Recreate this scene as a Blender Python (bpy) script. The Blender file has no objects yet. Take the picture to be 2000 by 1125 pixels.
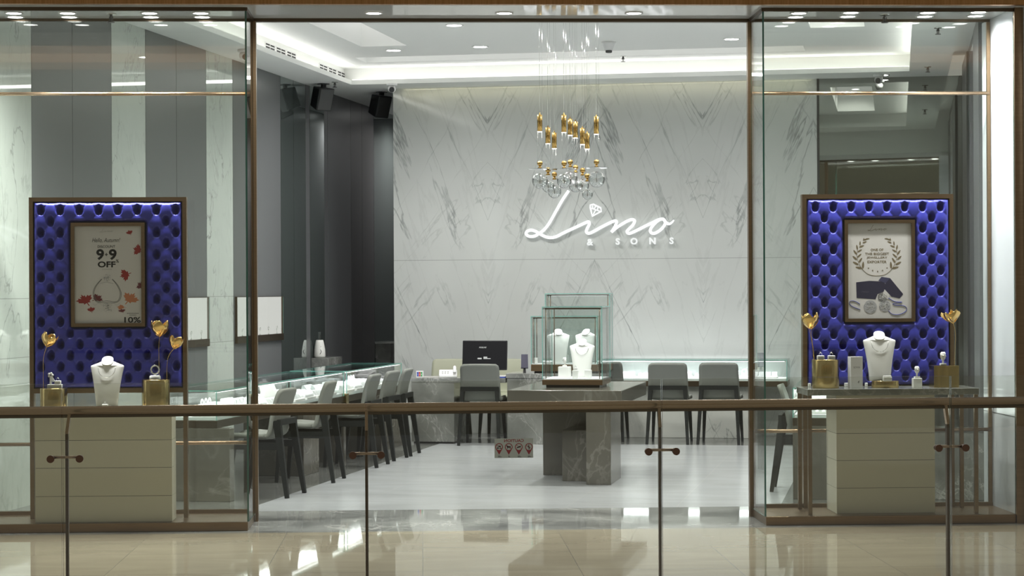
import bpy, bmesh, math, random
from mathutils import Matrix, Vector
random.seed(7)
S = bpy.context.scene
COL = S.collection
PI = math.pi
R = math.radians

# ------------------------------------------------------------------ camera, world, exposure
FPX = 4000.0                      # focal length in pixels of the 2000-pixel frame
YAW, ROLL, EYE = R(10.62), 0.005, 1.6
FAC = R(13.15)                    # the shop front is turned by this much against the room behind it
cam_d = bpy.data.cameras.new('camera')
cam = bpy.data.objects.new('camera', cam_d); COL.objects.link(cam)
cam_d.sensor_width = 36; cam_d.lens = 36 * FPX / 2000
cam_d.shift_y = 5.5 / 2000
cam_d.clip_start = 0.1; cam_d.clip_end = 200
cam.matrix_world = Matrix.Translation((0, 0, EYE)) @ Matrix.Rotation(YAW, 4, 'Z') @ Matrix.Rotation(PI/2, 4, 'X') @ Matrix.Rotation(-ROLL, 4, 'Z')
S.camera = cam
S.view_settings.view_transform = 'Standard'
S.view_settings.look = 'None'
S.view_settings.gamma = 1.0
S.view_settings.use_curve_mapping = False
S.view_settings.exposure = 0.60
try:
    S.cycles.transparent_max_bounces = 48
    S.cycles.max_bounces = 10
    S.cycles.glossy_bounces = 6
    S.cycles.caustics_reflective = False
    S.cycles.caustics_refractive = False
    S.cycles.sample_clamp_indirect = 4.0
except Exception: pass
W = bpy.data.worlds.new('mall_ambient'); S.world = W
W.use_nodes = True
W.node_tree.nodes['Background'].inputs[0].default_value = (0.90, 0.875, 0.78, 1)
W.node_tree.nodes['Background'].inputs[1].default_value = 0.20

# ------------------------------------------------------------------ where things stand
AX = Vector((-math.sin(YAW), math.cos(YAW), 0)); RT = Vector((math.cos(YAW), math.sin(YAW), 0))
FN = Vector((-math.sin(FAC), math.cos(FAC), 0)); FX = Vector((math.cos(FAC), math.sin(FAC), 0))
EYEP = Vector((0, 0, EYE))
def ray(px, py):
    x = px - 1000; y = 562.5 - py
    xr = x + y*ROLL; yr = -x*ROLL + y + 5.5
    return AX + RT*xr/FPX + Vector((0, 0, yr/FPX))
def PZ(px, py, z): r = ray(px, py); return EYEP + r*((z-EYE)/r.z)
def PD(px, py, d): return EYEP + ray(px, py)*d
def PY(px, py, y): r = ray(px, py); return EYEP + r*(y/r.y)
def PX(px, py, x): r = ray(px, py); return EYEP + r*(x/r.x)
def fuz(px, py, v):                      # shop-front coordinates (u along it, height) at depth v
    r = ray(px, py); p = EYEP + r*(v/r.dot(FN)); return (p.dot(FX), p.z)
def FW(u, v, z): return FX*u + FN*v + Vector((0, 0, z))
FM = Matrix.Rotation(FAC, 4, 'Z')
V0, V1 = 13.80, 14.38                    # front and back glass of the display windows
XL, XR, YB = -6.43, 0.75, 22.6           # left wall, right wall, marble wall of the shop
ZS, ZC = 3.9, 4.09                       # soffit, ceiling

# ------------------------------------------------------------------ materials
MATS = {}
def nodes(name):
    m = bpy.data.materials.new(name); m.use_nodes = True
    nt = m.node_tree; MATS[name] = m
    return m, nt, nt.nodes['Principled BSDF'], nt.links.new
def pbr(name, col, rough=.5, metal=0., spec=.5, emit=None, es=0., coat=0., sheen=0., alpha=1):
    m, nt, b, L = nodes(name)
    b.inputs['Base Color'].default_value = (*col, 1)
    b.inputs['Roughness'].default_value = rough
    b.inputs['Metallic'].default_value = metal
    b.inputs['Specular IOR Level'].default_value = spec
    b.inputs['Coat Weight'].default_value = coat
    b.inputs['Coat Roughness'].default_value = .05
    b.inputs['Sheen Weight'].default_value = sheen
    if emit: b.inputs['Emission Color'].default_value = (*emit, 1); b.inputs['Emission Strength'].default_value = es
    return m
def N(nt, t, **k):
    n = nt.nodes.new(t)
    for a, v in k.items():
        if a in n.inputs: n.inputs[a].default_value = v
        else: setattr(n, a, v)
    return n
def mth(nt, op, a, b=None, c=None, clamp=False):
    n = nt.nodes.new('ShaderNodeMath'); n.operation = op; n.use_clamp = clamp
    for i, x in enumerate((a, b, c)):
        if x is None: continue
        if isinstance(x, (int, float)): n.inputs[i].default_value = x
        else: nt.links.new(x, n.inputs[i])
    return n.outputs[0]
def ramp(nt, fac, stops):
    n = nt.nodes.new('ShaderNodeValToRGB'); e = n.color_ramp.elements
    while len(e) < len(stops): e.new(.5)
    for i, (p, c) in enumerate(stops): e[i].position = p; e[i].color = (*c, 1)
    nt.links.new(fac, n.inputs[0]); return n.outputs[0]
def mix(nt, f, a, b, mode='MIX'):
    n = nt.nodes.new('ShaderNodeMix'); n.data_type = 'RGBA'; n.blend_type = mode
    for s, x in ((0, f), (6, a), (7, b)):
        if isinstance(x, (int, float)): n.inputs[s].default_value = x
        elif isinstance(x, tuple): n.inputs[s].default_value = (*x, 1)
        else: nt.links.new(x, n.inputs[s])
    return n.outputs[2]
def vein(nt, vec, scale, rot, stretch, width, warp=.6, detail=4, seed=0.):
    vr = N(nt, 'ShaderNodeVectorRotate', rotation_type='EULER_XYZ'); nt.links.new(vec, vr.inputs['Vector']); vr.inputs['Rotation'].default_value = rot
    mp = N(nt, 'ShaderNodeMapping'); nt.links.new(vr.outputs[0], mp.inputs[0])
    mp.inputs['Scale'].default_value = stretch; mp.inputs['Location'].default_value = (seed, seed*1.3, seed*.7)
    n = N(nt, 'ShaderNodeTexNoise'); n.inputs['Scale'].default_value = scale; n.inputs['Detail'].default_value = detail
    n.inputs['Roughness'].default_value = .55; n.inputs['Distortion'].default_value = warp
    nt.links.new(mp.outputs[0], n.inputs['Vector'])
    d = mth(nt, 'ABSOLUTE', mth(nt, 'SUBTRACT', n.outputs[0], .5))
    return mth(nt, 'SUBTRACT', 1., mth(nt, 'DIVIDE', d, width), clamp=True)
def white_marble(name, mirror, base, rough, seed=0., dark=(.10, .11, .11), joint_z=None):
    m, nt, b, L = nodes(name)
    tc = N(nt, 'ShaderNodeTexCoord'); sp = N(nt, 'ShaderNodeSeparateXYZ'); L(tc.outputs['Object'], sp.inputs[0])
    cb = N(nt, 'ShaderNodeCombineXYZ')
    if mirror:                                   # book-matched slabs
        L(mth(nt, 'PINGPONG', mth(nt, 'ADD', sp.outputs[0], mirror[0]), mirror[1]), cb.inputs[0])
    else: L(sp.outputs[0], cb.inputs[0])
    L(sp.outputs[1], cb.inputs[1]); L(sp.outputs[2], cb.inputs[2]); v = cb.outputs[0]
    big = N(nt, 'ShaderNodeTexNoise'); big.inputs['Scale'].default_value = .9; big.inputs['Detail'].default_value = 3; L(v, big.inputs['Vector'])
    v1 = vein(nt, v, .95, (0, R(24), 0), (1.9, 1.5, .30), .008, .35, 6, seed)
    v2 = vein(nt, v, 2.4, (0, R(16), 0), (1.9, 1.4, .22), .020, .25, 6, seed+3)
    v3 = vein(nt, v, .75, (0, R(-38), 0), (1.5, 1.1, .32), .0055, .45, 6, seed+7)
    pn = N(nt, 'ShaderNodeTexNoise'); pn.inputs['Scale'].default_value = 1.7; pn.inputs['Detail'].default_value = 5; L(v, pn.inputs['Vector'])
    patch = ramp(nt, pn.outputs[0], [(.40, (0, 0, 0)), (.62, (1, 1, 1))])
    c0 = mix(nt, ramp(nt, big.outputs[0], [(.35, (0, 0, 0)), (.7, (1, 1, 1))]), base, tuple(x*.90 for x in base))
    c1 = mix(nt, mth(nt, 'MULTIPLY', v2, .16), c0, tuple(x*.5 for x in base))
    f1 = mth(nt, 'MULTIPLY', mth(nt, 'MULTIPLY', v1, patch), .72)
    c2 = mix(nt, f1, c1, dark)
    f3 = mth(nt, 'MULTIPLY', mth(nt, 'MULTIPLY', v3, patch), .34)
    c3 = mix(nt, f3, c2, dark)
    if joint_z is not None:
        for j in joint_z:
            d = mth(nt, 'ABSOLUTE', mth(nt, 'SUBTRACT', sp.outputs[2], j))
            c3 = mix(nt, mth(nt, 'MULTIPLY', mth(nt, 'LESS_THAN', d, .003), .5), c3, (.12, .12, .12))
    L(c3, b.inputs['Base Color']); b.inputs['Roughness'].default_value = rough
    return m
def grey_stone(name, c_lo, c_hi, veincol, rough, amount=.5, scale=1.):
    m, nt, b, L = nodes(name)
    tc = N(nt, 'ShaderNodeTexCoord'); v = tc.outputs['Object']
    n = N(nt, 'ShaderNodeTexNoise'); n.inputs['Scale'].default_value = 2.2*scale; n.inputs['Detail'].default_value = 7; L(v, n.inputs['Vector']); n.inputs['Distortion'].default_value = .5
    c0 = ramp(nt, n.outputs[0], [(.32, c_lo), (.7, c_hi)])
    v1 = vein(nt, v, 1.6*scale, (R(20), R(40), R(30)), (1, 1, .7), .014, 1.2, 6, 2.)
    v2 = vein(nt, v, 3.4*scale, (R(70), R(-40), R(10)), (1, .6, 1), .02, 1.0, 6, 5.)
    pn = N(nt, 'ShaderNodeTexNoise'); pn.inputs['Scale'].default_value = 1.9*scale; L(v, pn.inputs['Vector'])
    patch = ramp(nt, pn.outputs[0], [(.42, (0, 0, 0)), (.62, (1, 1, 1))])
    c1 = mix(nt, mth(nt, 'MULTIPLY', mth(nt, 'MULTIPLY', v1, patch), amount), c0, veincol)
    c2 = mix(nt, mth(nt, 'MULTIPLY', mth(nt, 'MULTIPLY', v2, patch), amount*.6), c1, veincol)
    L(c2, b.inputs['Base Color']); b.inputs['Roughness'].default_value = rough
    return m
def tiles(name, cols, size, rough, joint, rotz=0., streak=True):
    m, nt, b, L = nodes(name)
    tc = N(nt, 'ShaderNodeTexCoord'); mp = N(nt, 'ShaderNodeMapping'); L(tc.outputs['Object'], mp.inputs[0]); mp.inputs['Rotation'].default_value = (0, 0, rotz)
    br = N(nt, 'ShaderNodeTexBrick'); L(mp.outputs[0], br.inputs['Vector']); br.offset = .0
    br.inputs['Scale'].default_value = 1; br.inputs['Brick Width'].default_value = size; br.inputs['Row Height'].default_value = size
    br.inputs['Mortar Size'].default_value = .0025; br.inputs['Color1'].default_value = (*cols[0], 1); br.inputs['Color2'].default_value = (*cols[1], 1)
    br.inputs['Mortar'].default_value = (*joint, 1)
    n = N(nt, 'ShaderNodeTexNoise'); n.inputs['Scale'].default_value = 1.4; n.inputs['Detail'].default_value = 8; n.inputs['Distortion'].default_value = .8
    mp2 = N(nt, 'ShaderNodeMapping'); L(mp.outputs[0], mp2.inputs[0]); mp2.inputs['Scale'].default_value = (1., 3.5, 1); L(mp2.outputs[0], n.inputs['Vector'])
    c = mix(nt, 1., br.outputs[0], ramp(nt, n.outputs[0], [(.3, (.86, .86, .85)), (.65, (1, 1, 1))]), 'MULTIPLY')
    L(c, b.inputs['Base Color']); b.inputs['Roughness'].default_value = rough
    return m
def thin_glass(name, tint, k=1., rough=0.):
    m = bpy.data.materials.new(name); m.use_nodes = True; nt = m.node_tree; MATS[name] = m
    nt.nodes.clear(); L = nt.links.new
    out = N(nt, 'ShaderNodeOutputMaterial'); mx = N(nt, 'ShaderNodeMixShader'); tr = N(nt, 'ShaderNodeBsdfTransparent'); gl = N(nt, 'ShaderNodeBsdfGlossy')
    tr.inputs[0].default_value = (*tint, 1); gl.inputs['Roughness'].default_value = rough
    lw = N(nt, 'ShaderNodeLayerWeight'); lw.inputs[0].default_value = .5
    f = mth(nt, 'MULTIPLY_ADD', mth(nt, 'POWER', lw.outputs['Facing'], 5.), .9*k, .04*k, clamp=True)
    L(f, mx.inputs[0]); L(tr.outputs[0], mx.inputs[1]); L(gl.outputs[0], mx.inputs[2]); L(mx.outputs[0], out.inputs[0])
    return m
def glow(name, col, s):
    m = bpy.data.materials.new(name); m.use_nodes = True; nt = m.node_tree; MATS[name] = m
    nt.nodes.clear(); o = N(nt, 'ShaderNodeOutputMaterial'); e = N(nt, 'ShaderNodeEmission')
    e.inputs[0].default_value = (*col, 1); e.inputs[1].default_value = s; nt.links.new(e.outputs[0], o.inputs[0]); return m
def brushed(name, c0, c1, rough, scale=(3, 3, 60), metal=1.):
    m, nt, b, L = nodes(name)
    tc = N(nt, 'ShaderNodeTexCoord'); mp = N(nt, 'ShaderNodeMapping'); mp.inputs['Scale'].default_value = scale; L(tc.outputs['Object'], mp.inputs[0])
    n = N(nt, 'ShaderNodeTexNoise'); n.inputs['Scale'].default_value = 2.; n.inputs['Detail'].default_value = 4; L(mp.outputs[0], n.inputs['Vector'])
    L(ramp(nt, n.outputs[0], [(.3, c0), (.7, c1)]), b.inputs['Base Color'])
    b.inputs['Roughness'].default_value = rough; b.inputs['Metallic'].default_value = metal; return m

white_marble('marble_wall', (3.30, 1.21), (.56, .58, .565), .07, 0., joint_z=(1.95,))
white_marble('marble_strip', None, (.56, .60, .56), .02, 11., joint_z=(1.56, 1.12))
white_marble('marble_front', None, (.62, .63, .60), .15, 5.)
grey_stone('stone_dark', (.065, .062, .052), (.125, .118, .098), (.34, .33, .30), .14, .30, .6)
grey_stone('stone_grey', (.13, .135, .125), (.27, .275, .26), (.60, .60, .58), .13, .8, 1.4)
grey_stone('stone_threshold', (.15, .155, .155), (.40, .41, .40), (.62, .62, .60), .04, .7, .8)
grey_stone('stone_border', (.10, .105, .10), (.16, .165, .16), (.35, .35, .34), .15, .4)
tiles('floor_white', ((.41, .425, .44), (.39, .407, .425)), .8, .22, (.45, .45, .45))
tiles('floor_mall', ((.46, .41, .31), (.42, .37, .28)), .9, .03, (.28, .26, .22))
pbr('ceiling_white', (.87, .88, .86), .7)
pbr('soffit_gloss', (.62, .63, .62), .04, spec=.9)
pbr('panel_grey', (.125, .130, .135), .30, spec=.4)
MATS['marble_strip'].node_tree.nodes['Principled BSDF'].inputs['Specular IOR Level'].default_value = .9
pbr('panel_dark', (.085, .085, .088), .35)
pbr('panel_joint', (.02, .02, .02), .5)
pbr('mirror_dark', (.30, .31, .29), .015, metal=1.)
pbr('mirror_left', (.30, .35, .34), .03, metal=.82)
brushed('bronze', (.225, .155, .095), (.26, .18, .11), .32)
brushed('bronze_rail', (.37, .26, .17), (.41, .295, .195), .26, (1, 60, 60))
brushed('bronze_dark', (.10, .074, .050), (.12, .088, .060), .35)
brushed('fascia_bronze', (.30, .16, .06), (.42, .23, .10), .35, (60, 2, 2))
brushed('brass_tube', (.44, .28, .09), (.66, .43, .15), .20, (25, 25, 2))
brushed('brass', (.40, .30, .13), (.56, .43, .20), .19, (25, 25, 2))
pbr('gold', (.80, .55, .21), .18, metal=1.)
pbr('chrome', (.75, .75, .72), .12, metal=1.)
pbr('copper_disc', (.13, .070, .045), .4, metal=.6)
thin_glass('glass', (.972, .985, .975))
thin_glass('glass_rail', (.95, .957, .935))
thin_glass('glass_case', (.97, .985, .98))
thin_glass('glass_clear', (.95, .96, .96), 3.2)
pbr('glass_edge', (.05, .16, .13), .1, spec=.8)
pbr('glass_edge_case', (.20, .48, .42), .1, spec=.8)
pbr('glass_edge_rail', (.16, .20, .17), .15, spec=.6)
pbr('white_panel', (.58, .54, .43), .4)
pbr('white_gloss', (.68, .72, .76), .08, spec=.7)
pbr('white_leather', (.80, .80, .77), .45)
pbr('white_plastic', (.78, .78, .78), .3)
pbr('white_bed', (.86, .87, .88), .5)
pbr('grey_box', (.55, .55, .53), .5)
pbr('chair_shell', (.175, .185, .165), .6, spec=.3)
pbr('chair_shell_dark', (.13, .14, .13), .6)
pbr('chair_beige', (.36, .37, .28), .6)
pbr('chair_leg', (.008, .010, .010), .55, spec=.2)
pbr('black_plastic', (.012, .012, .014), .3)
pbr('dark_metal', (.10, .10, .10), .4, metal=.6)
pbr('vent_dark', (.015, .016, .015), .6)
pbr('velvet', (.030, .034, .31), .40, spec=.5, sheen=.25)
MATS['velvet'].node_tree.nodes['Principled BSDF'].inputs['Sheen Tint'].default_value = (.25, .25, 1, 1)
pbr('paper', (.62, .60, .58), .35)
pbr('ink', (.012, .012, .014), .6, spec=.15)
pbr('ink_grey', (.16, .16, .16), .5)
pbr('ink_light', (.42, .41, .39), .5)
pbr('ink_silver', (.36, .36, .37), .4)
pbr('ink_gold', (.16, .125, .07), .5)
pbr('ink_red', (.26, .012, .010), .5)
pbr('ink_darkred', (.12, .012, .02), .5)
pbr('ink_orange', (.50, .18, .08), .5)
pbr('ink_navy', (.020, .018, .045), .5)
pbr('ink_navy_top', (.045, .045, .10), .5)
pbr('ink_blue', (.02, .03, .22), .5)
pbr('sticker', (.50, .54, .49), .5)
pbr('sticker_red', (.30, .04, .05), .5)
pbr('sticker_green', (.03, .06, .04), .5)
pbr('sign_blue', (.03, .08, .45), .5); pbr('sign_red', (.55, .03, .03), .5); pbr('sign_green', (.04, .35, .10), .5)
pbr('skin', (.50, .27, .19), .5); pbr('hair', (.008, .007, .006), .5); pbr('cloth_black', (.012, .012, .014), .8)
glow('lamp', (1, .99, .96), 14.)
glow('lamp_small', (1, .97, .90), 8.)
glow('sign_face', (.97, 1, 1), .85)
glow('sign_letter', (.97, 1, .98), .62)
glow('cove', (1, .99, .92), 1.25)
glow('slot_fill_glow', (1, 1, .98), .75)  # added glow for the slot tops, which are plain white boards
glow('case_light', (.97, .98, 1), 4.)
glow('niche_light', (1, .99, .93), .62)
glow('mall_cove', (1, .62, .34), .6)
glow('screen_text', (.75, .78, .74), .5)

# ------------------------------------------------------------------ mesh helpers
class B:
    def __init__(s): s.bm = bmesh.new(); s.m = []; s.cur = 0; s.M = Matrix.Identity(4)
    def mat(s, name):
        if name not in s.m: s.m.append(name)
        s.cur = s.m.index(name); return s
    def v(s, p): return s.bm.verts.new(s.M @ Vector(p))
    def face(s, vs, smooth=False):
        try: f = s.bm.faces.new(vs)
        except ValueError: return None
        f.material_index = s.cur; f.smooth = smooth; return f
    def hexa(s, c, bev=0., seg=2):
        vs = [s.v(p) for p in c]
        fs = [s.face([vs[i] for i in q]) for q in ((0, 3, 2, 1), (4, 5, 6, 7), (0, 1, 5, 4), (1, 2, 6, 5), (2, 3, 7, 6), (3, 0, 4, 7))]
        if bev > 0:
            es = list({e for f in fs if f for e in f.edges})
            r = bmesh.ops.bevel(s.bm, geom=es, offset=bev, segments=seg, affect='EDGES', profile=.5)
            for f in r['faces']: f.material_index = s.cur; f.smooth = False
        return fs
    def box(s, x0, x1, y0, y1, z0, z1, bev=0., seg=2):
        return s.hexa([(x0, y0, z0), (x1, y0, z0), (x1, y1, z0), (x0, y1, z0), (x0, y0, z1), (x1, y0, z1), (x1, y1, z1), (x0, y1, z1)], bev, seg)
    def pane(s, x0, x1, y0, y1, z0, z1, glass='glass', edge='glass_edge'):
        d = (x1-x0, y1-y0, z1-z0); k = d.index(min(d))
        s.mat(edge); ei = s.cur; s.mat(glass); gi = s.cur
        fs = s.box(x0, x1, y0, y1, z0, z1)
        big = {0: (3, 5), 1: (2, 4), 2: (0, 1)}[k]
        for i, f in enumerate(fs): f.material_index = gi if i in big else ei
    def beam(s, p, q, w, d, w2=None, d2=None, side=(1, 0, 0)):
        p = Vector(p); q = Vector(q); a = (q-p).normalized(); sd = Vector(side); sd = (sd-a*sd.dot(a)).normalized(); t = a.cross(sd)
        w2 = w if w2 is None else w2; d2 = d if d2 is None else d2
        c = [p+sd*(i*w/2)+t*(j*d/2) for i, j in ((-1, -1), (1, -1), (1, 1), (-1, 1))] + [q+sd*(i*w2/2)+t*(j*d2/2) for i, j in ((-1, -1), (1, -1), (1, 1), (-1, 1))]
        s.hexa(c)
    def lathe(s, prof, c=(0, 0, 0), n=24, sx=1., sy=1., cap=True, smooth=True, rot=None):
        Mo = s.M
        s.M = Mo @ Matrix.Translation(c) @ (rot or Matrix.Identity(4))
        rings = []
        for r, z in prof:
            rings.append([s.v((r*math.cos(2*PI*i/n)*sx, r*math.sin(2*PI*i/n)*sy, z)) for i in range(n)])
        for a, b in zip(rings, rings[1:]):
            for i in range(n): s.face([a[i], a[(i+1) % n], b[(i+1) % n], b[i]], smooth)
        if cap: s.face(rings[0][::-1]); s.face(rings[-1])
        s.M = Mo
    def cyl(s, p, q, r, r2=None, n=16, smooth=True):
        p = Vector(p); q = Vector(q); a = q-p; rot = a.to_track_quat('Z', 'Y').to_matrix().to_4x4()
        s.lathe([(r, 0), (r if r2 is None else r2, a.length)], p, n, rot=rot, smooth=smooth)
    def ball(s, c, r, n=20, sx=1, sy=1, sz=1):
        k = n//2; s.lathe([(max(r*math.sin(PI*i/k), r*.004), -r*math.cos(PI*i/k)*sz) for i in range(k+1)], c, n, sx, sy)
    def tube(s, pts, r, n=8, closed=False, rf=None, flat=1., smooth=True):
        pts = [Vector(p) for p in pts]; rings = []; N_ = len(pts); prev = None
        for i, p in enumerate(pts):
            a = (pts[(i+1) % N_] - pts[i-1]) if closed else (pts[min(i+1, N_-1)] - pts[max(i-1, 0)])
            a.normalize()
            up = prev if prev is not None else (Vector((0, 1, 0)) if abs(a.y) < .9 else Vector((1, 0, 0)))
            x = (up - a*up.dot(a)).normalized(); prev = x; y = a.cross(x)
            rr = r*(rf(i/(N_-1)) if rf else 1)
            rings.append([s.v(p + x*(math.cos(2*PI*j/n)*rr*flat) + y*(math.sin(2*PI*j/n)*rr)) for j in range(n)])
        pr = list(zip(rings, rings[1:])) + ([(rings[-1], rings[0])] if closed else [])
        for a, b in pr:
            for j in range(n): s.face([a[j], a[(j+1) % n], b[(j+1) % n], b[j]], smooth)
        if not closed: s.face(rings[0][::-1]); s.face(rings[-1])
    def torus(s, c, R_, r, n=32, m=8, rot=None, sz=1.):
        Mo = s.M; s.M = Mo @ Matrix.Translation(c) @ (rot or Matrix.Identity(4))
        s.tube([(R_*math.cos(2*PI*i/n), 0, R_*math.sin(2*PI*i/n)*sz) for i in range(n)], r, m, True)
        s.M = Mo
    def prism(s, pts, y0, y1, bev=0.):                     # polygon in the XZ plane, extruded along Y
        a = [s.v((p[0], y0, p[1])) for p in pts]; b = [s.v((p[0], y1, p[1])) for p in pts]; n = len(pts)
        s.face(a); s.face(b[::-1])
        for i in range(n): s.face([a[(i+1) % n], a[i], b[i], b[(i+1) % n]])
    def slab(s, pts, z0, z1):                              # polygon in the XY plane, extruded along Z
        a = [s.v((p[0], p[1], z0)) for p in pts]; b = [s.v((p[0], p[1], z1)) for p in pts]; n = len(pts)
        s.face(a[::-1]); s.face(b)
        for i in range(n): s.face([a[i], a[(i+1) % n], b[(i+1) % n], b[i]])
    def sheet(s, fn, nu, nv, th, smooth=True):             # a surface with thickness
        P = [[Vector(fn(i/nu, j/nv)) for j in range(nv+1)] for i in range(nu+1)]
        def nrm(i, j):
            a = P[min(i+1, nu)][j]-P[max(i-1, 0)][j]; b = P[i][min(j+1, nv)]-P[i][max(j-1, 0)]
            n = a.cross(b); return n.normalized() if n.length > 1e-9 else Vector((0, 0, 1))
        A = [[s.v(P[i][j]) for j in range(nv+1)] for i in range(nu+1)]
        C = [[s.v(P[i][j]-nrm(i, j)*th) for j in range(nv+1)] for i in range(nu+1)]
        for i in range(nu):
            for j in range(nv):
                s.face([A[i][j], A[i+1][j], A[i+1][j+1], A[i][j+1]], smooth)
                s.face([C[i][j], C[i][j+1], C[i+1][j+1], C[i+1][j]], smooth)
        for i in range(nu):
            s.face([A[i][0], C[i][0], C[i+1][0], A[i+1][0]], smooth); s.face([A[i][nv], A[i+1][nv], C[i+1][nv], C[i][nv]], smooth)
        for j in range(nv):
            s.face([A[0][j], A[0][j+1], C[0][j+1], C[0][j]], smooth); s.face([A[nu][j], C[nu][j], C[nu][j+1], A[nu][j+1]], smooth)
    def mesh(s, name):
        bmesh.ops.recalc_face_normals(s.bm, faces=s.bm.faces)
        me = bpy.data.meshes.new(name); s.bm.to_mesh(me); s.bm.free()
        for n in s.m: me.materials.append(MATS[n])
        return me
    def out(s, name, parent=None, loc=None, rz=0.):
        o = bpy.data.objects.new(name, s.mesh(name)); COL.objects.link(o)
        if parent: o.parent = parent
        if loc is not None: o.location = loc
        if rz: o.rotation_euler = (0, 0, rz)
        return o
def MB(name): b = B(); b.mat(name); return b
def tag(o, label, cat, group=None):
    o['label'] = label; o['category'] = cat
    if group: o['group'] = group
    return o
def thing(name, label, cat, loc=(0, 0, 0), rz=0., group=None):
    o = bpy.data.objects.new(name, None); COL.objects.link(o); o.empty_display_size = .1
    o.location = loc; o.rotation_euler = (0, 0, rz); return tag(o, label, cat, group)
def struct(o): o['kind'] = 'structure'; return o
def dup(o, parent=None):
    c = o.copy(); COL.objects.link(c)
    if parent: c.parent = parent
    for ch in list(KIDS.get(o.name, [])) if False else [x for x in o.children]: dup(ch, c)
    return c
KIDS = {}
def copy_at(src, loc, rz, label, group=None):
    c = dup(src); c.location = loc; c.rotation_euler = (0, 0, rz); c['label'] = label
    if group: c['group'] = group
    return c
def smooth_path(pts, k=6, closed=False):
    out = []; n = len(pts)
    for i in range(n if closed else n-1):
        p = [Vector(pts[(i+d) % n] if closed else pts[max(0, min(n-1, i+d))]) for d in (-1, 0, 1, 2)]
        for j in range(k):
            t = j/k
            out.append(.5*((2*p[1])+(-p[0]+p[2])*t+(2*p[0]-5*p[1]+4*p[2]-p[3])*t*t+(-p[0]+3*p[1]-3*p[2]+p[3])*t**3))
    if not closed: out.append(Vector(pts[-1]))
    return out
def text_into(b, body, cx, cz, h, y, w=None, bold=0., shear=0., depth=.0006, mirror=False, mat='ink'):
    """letters in the XZ plane facing -Y, cap height h, centred on cx, cz"""
    cu = bpy.data.curves.new('lettering', 'FONT'); cu.body = body; cu.size = 1; cu.extrude = 0; cu.offset = bold; cu.shear = shear
    cu.resolution_u = 3
    ob = bpy.data.objects.new('lettering', cu); COL.objects.link(ob)
    bpy.context.view_layer.update()
    me = bpy.data.meshes.new_from_object(ob.evaluated_get(bpy.context.evaluated_depsgraph_get()))
    bpy.data.objects.remove(ob); bpy.data.curves.remove(cu)
    if not me.vertices: return
    xs = [v.co.x for v in me.vertices]; ys = [v.co.y for v in me.vertices]
    x0, x1, y0, y1 = min(xs), max(xs), min(ys), max(ys)
    sz = h/(y1-y0); sx = (w/(x1-x0)) if w else sz
    if mirror: sx_ = -sx
    else: sx_ = sx
    b.mat(mat)
    for yy in (y,):
        vs = [b.v((cx+(v.co.x-(x0+x1)/2)*sx_, yy, cz+(v.co.y-(y0+y1)/2)*sz)) for v in me.vertices]
        for p in me.polygons: b.face([vs[i] for i in p.vertices])
        if depth > .002:                       # solid letters
            r = bmesh.ops.extrude_face_region(b.bm, geom=[f for f in b.bm.faces if f.material_index == b.cur and all(v in set(vs) for v in f.verts)])
            mv = [g for g in r['geom'] if isinstance(g, bmesh.types.BMVert)]
            for g in mv: g.co = g.co + (b.M.to_3x3() @ Vector((0, -depth, 0)))
            for g in r['geom']:
                if isinstance(g, bmesh.types.BMFace): g.material_index = b.cur
    bpy.data.meshes.remove(me)

#==SETTING==
# ------------------------------------------------------------------ lamps of the place
def spot(loc, e, size=R(164), blend=1., col=(1, .985, .95), rad=.05):
    d = bpy.data.lights.new('lamp_light', 'SPOT'); d.energy = e*2.4; d.spot_size = size; d.spot_blend = blend; d.color = col; d.shadow_soft_size = rad
    return d
DL = {}
def downlight(loc, label, e, group, r=.055, lamp='lamp', rz=0.):
    key = (r, lamp)
    if key not in DL:
        b = MB('white_plastic'); n = 24
        b.lathe([(r*1.02, .0), (r*1.25, .0), (r*1.25, -.006), (r*1.02, -.006)], (0, 0, 0), n, cap=False)
        m1 = b.mesh('trim_ring')
        b = MB(lamp); b.lathe([(r, -.004), (r*.98, -.003)], (0, 0, 0), n); m2 = b.mesh('lens'); DL[key] = (m1, m2)
    t = thing('downlight', label, 'ceiling light', loc, rz, group)
    for nm, me in zip(('trim_ring', 'lens'), DL[key]):
        o = bpy.data.objects.new(nm, me); COL.objects.link(o); o.parent = t
    if e > 0:
        d = spot(loc, e); l = bpy.data.objects.new('bulb', d); COL.objects.link(l); l.parent = t; l.location = (0, 0, -.02)
    return t

# ------------------------------------------------------------------ floors
def fpt(u, v): p = FW(u, v, 0); return (p.x, p.y)
b = MB('floor_mall'); b.slab([(-7, 9.15), (8, 9.15), (8, 13.67), (-7, 13.67)], -.25, 0); o = struct(b.out('floor')); o.rotation_euler.z = FAC
b = MB('stone_threshold'); b.box(-3.3, 4.15, 13.67, 15.02, -.25, 0); o = struct(b.out('floor')); o.rotation_euler.z = FAC
b = MB('floor_white'); b.slab([(-4.72, 14.319), (-.85, 15.2225), (-.85, 21.12), (-4.72, 21.12)], -.25, 0); struct(b.out('floor'))
b = MB('stone_border')
b.slab([(XL, 13.919), (-4.72, 14.319), (-4.72, 26.5), (XL, 26.5)], -.25, 0)
b.slab([(-.85, 15.2225), (XR, 15.597), (XR, 23.2), (-.85, 23.2)], -.25, 0)
b.box(-4.72, -.85, 21.12, 23.2, -.25, 0); struct(b.out('floor'))

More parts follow.
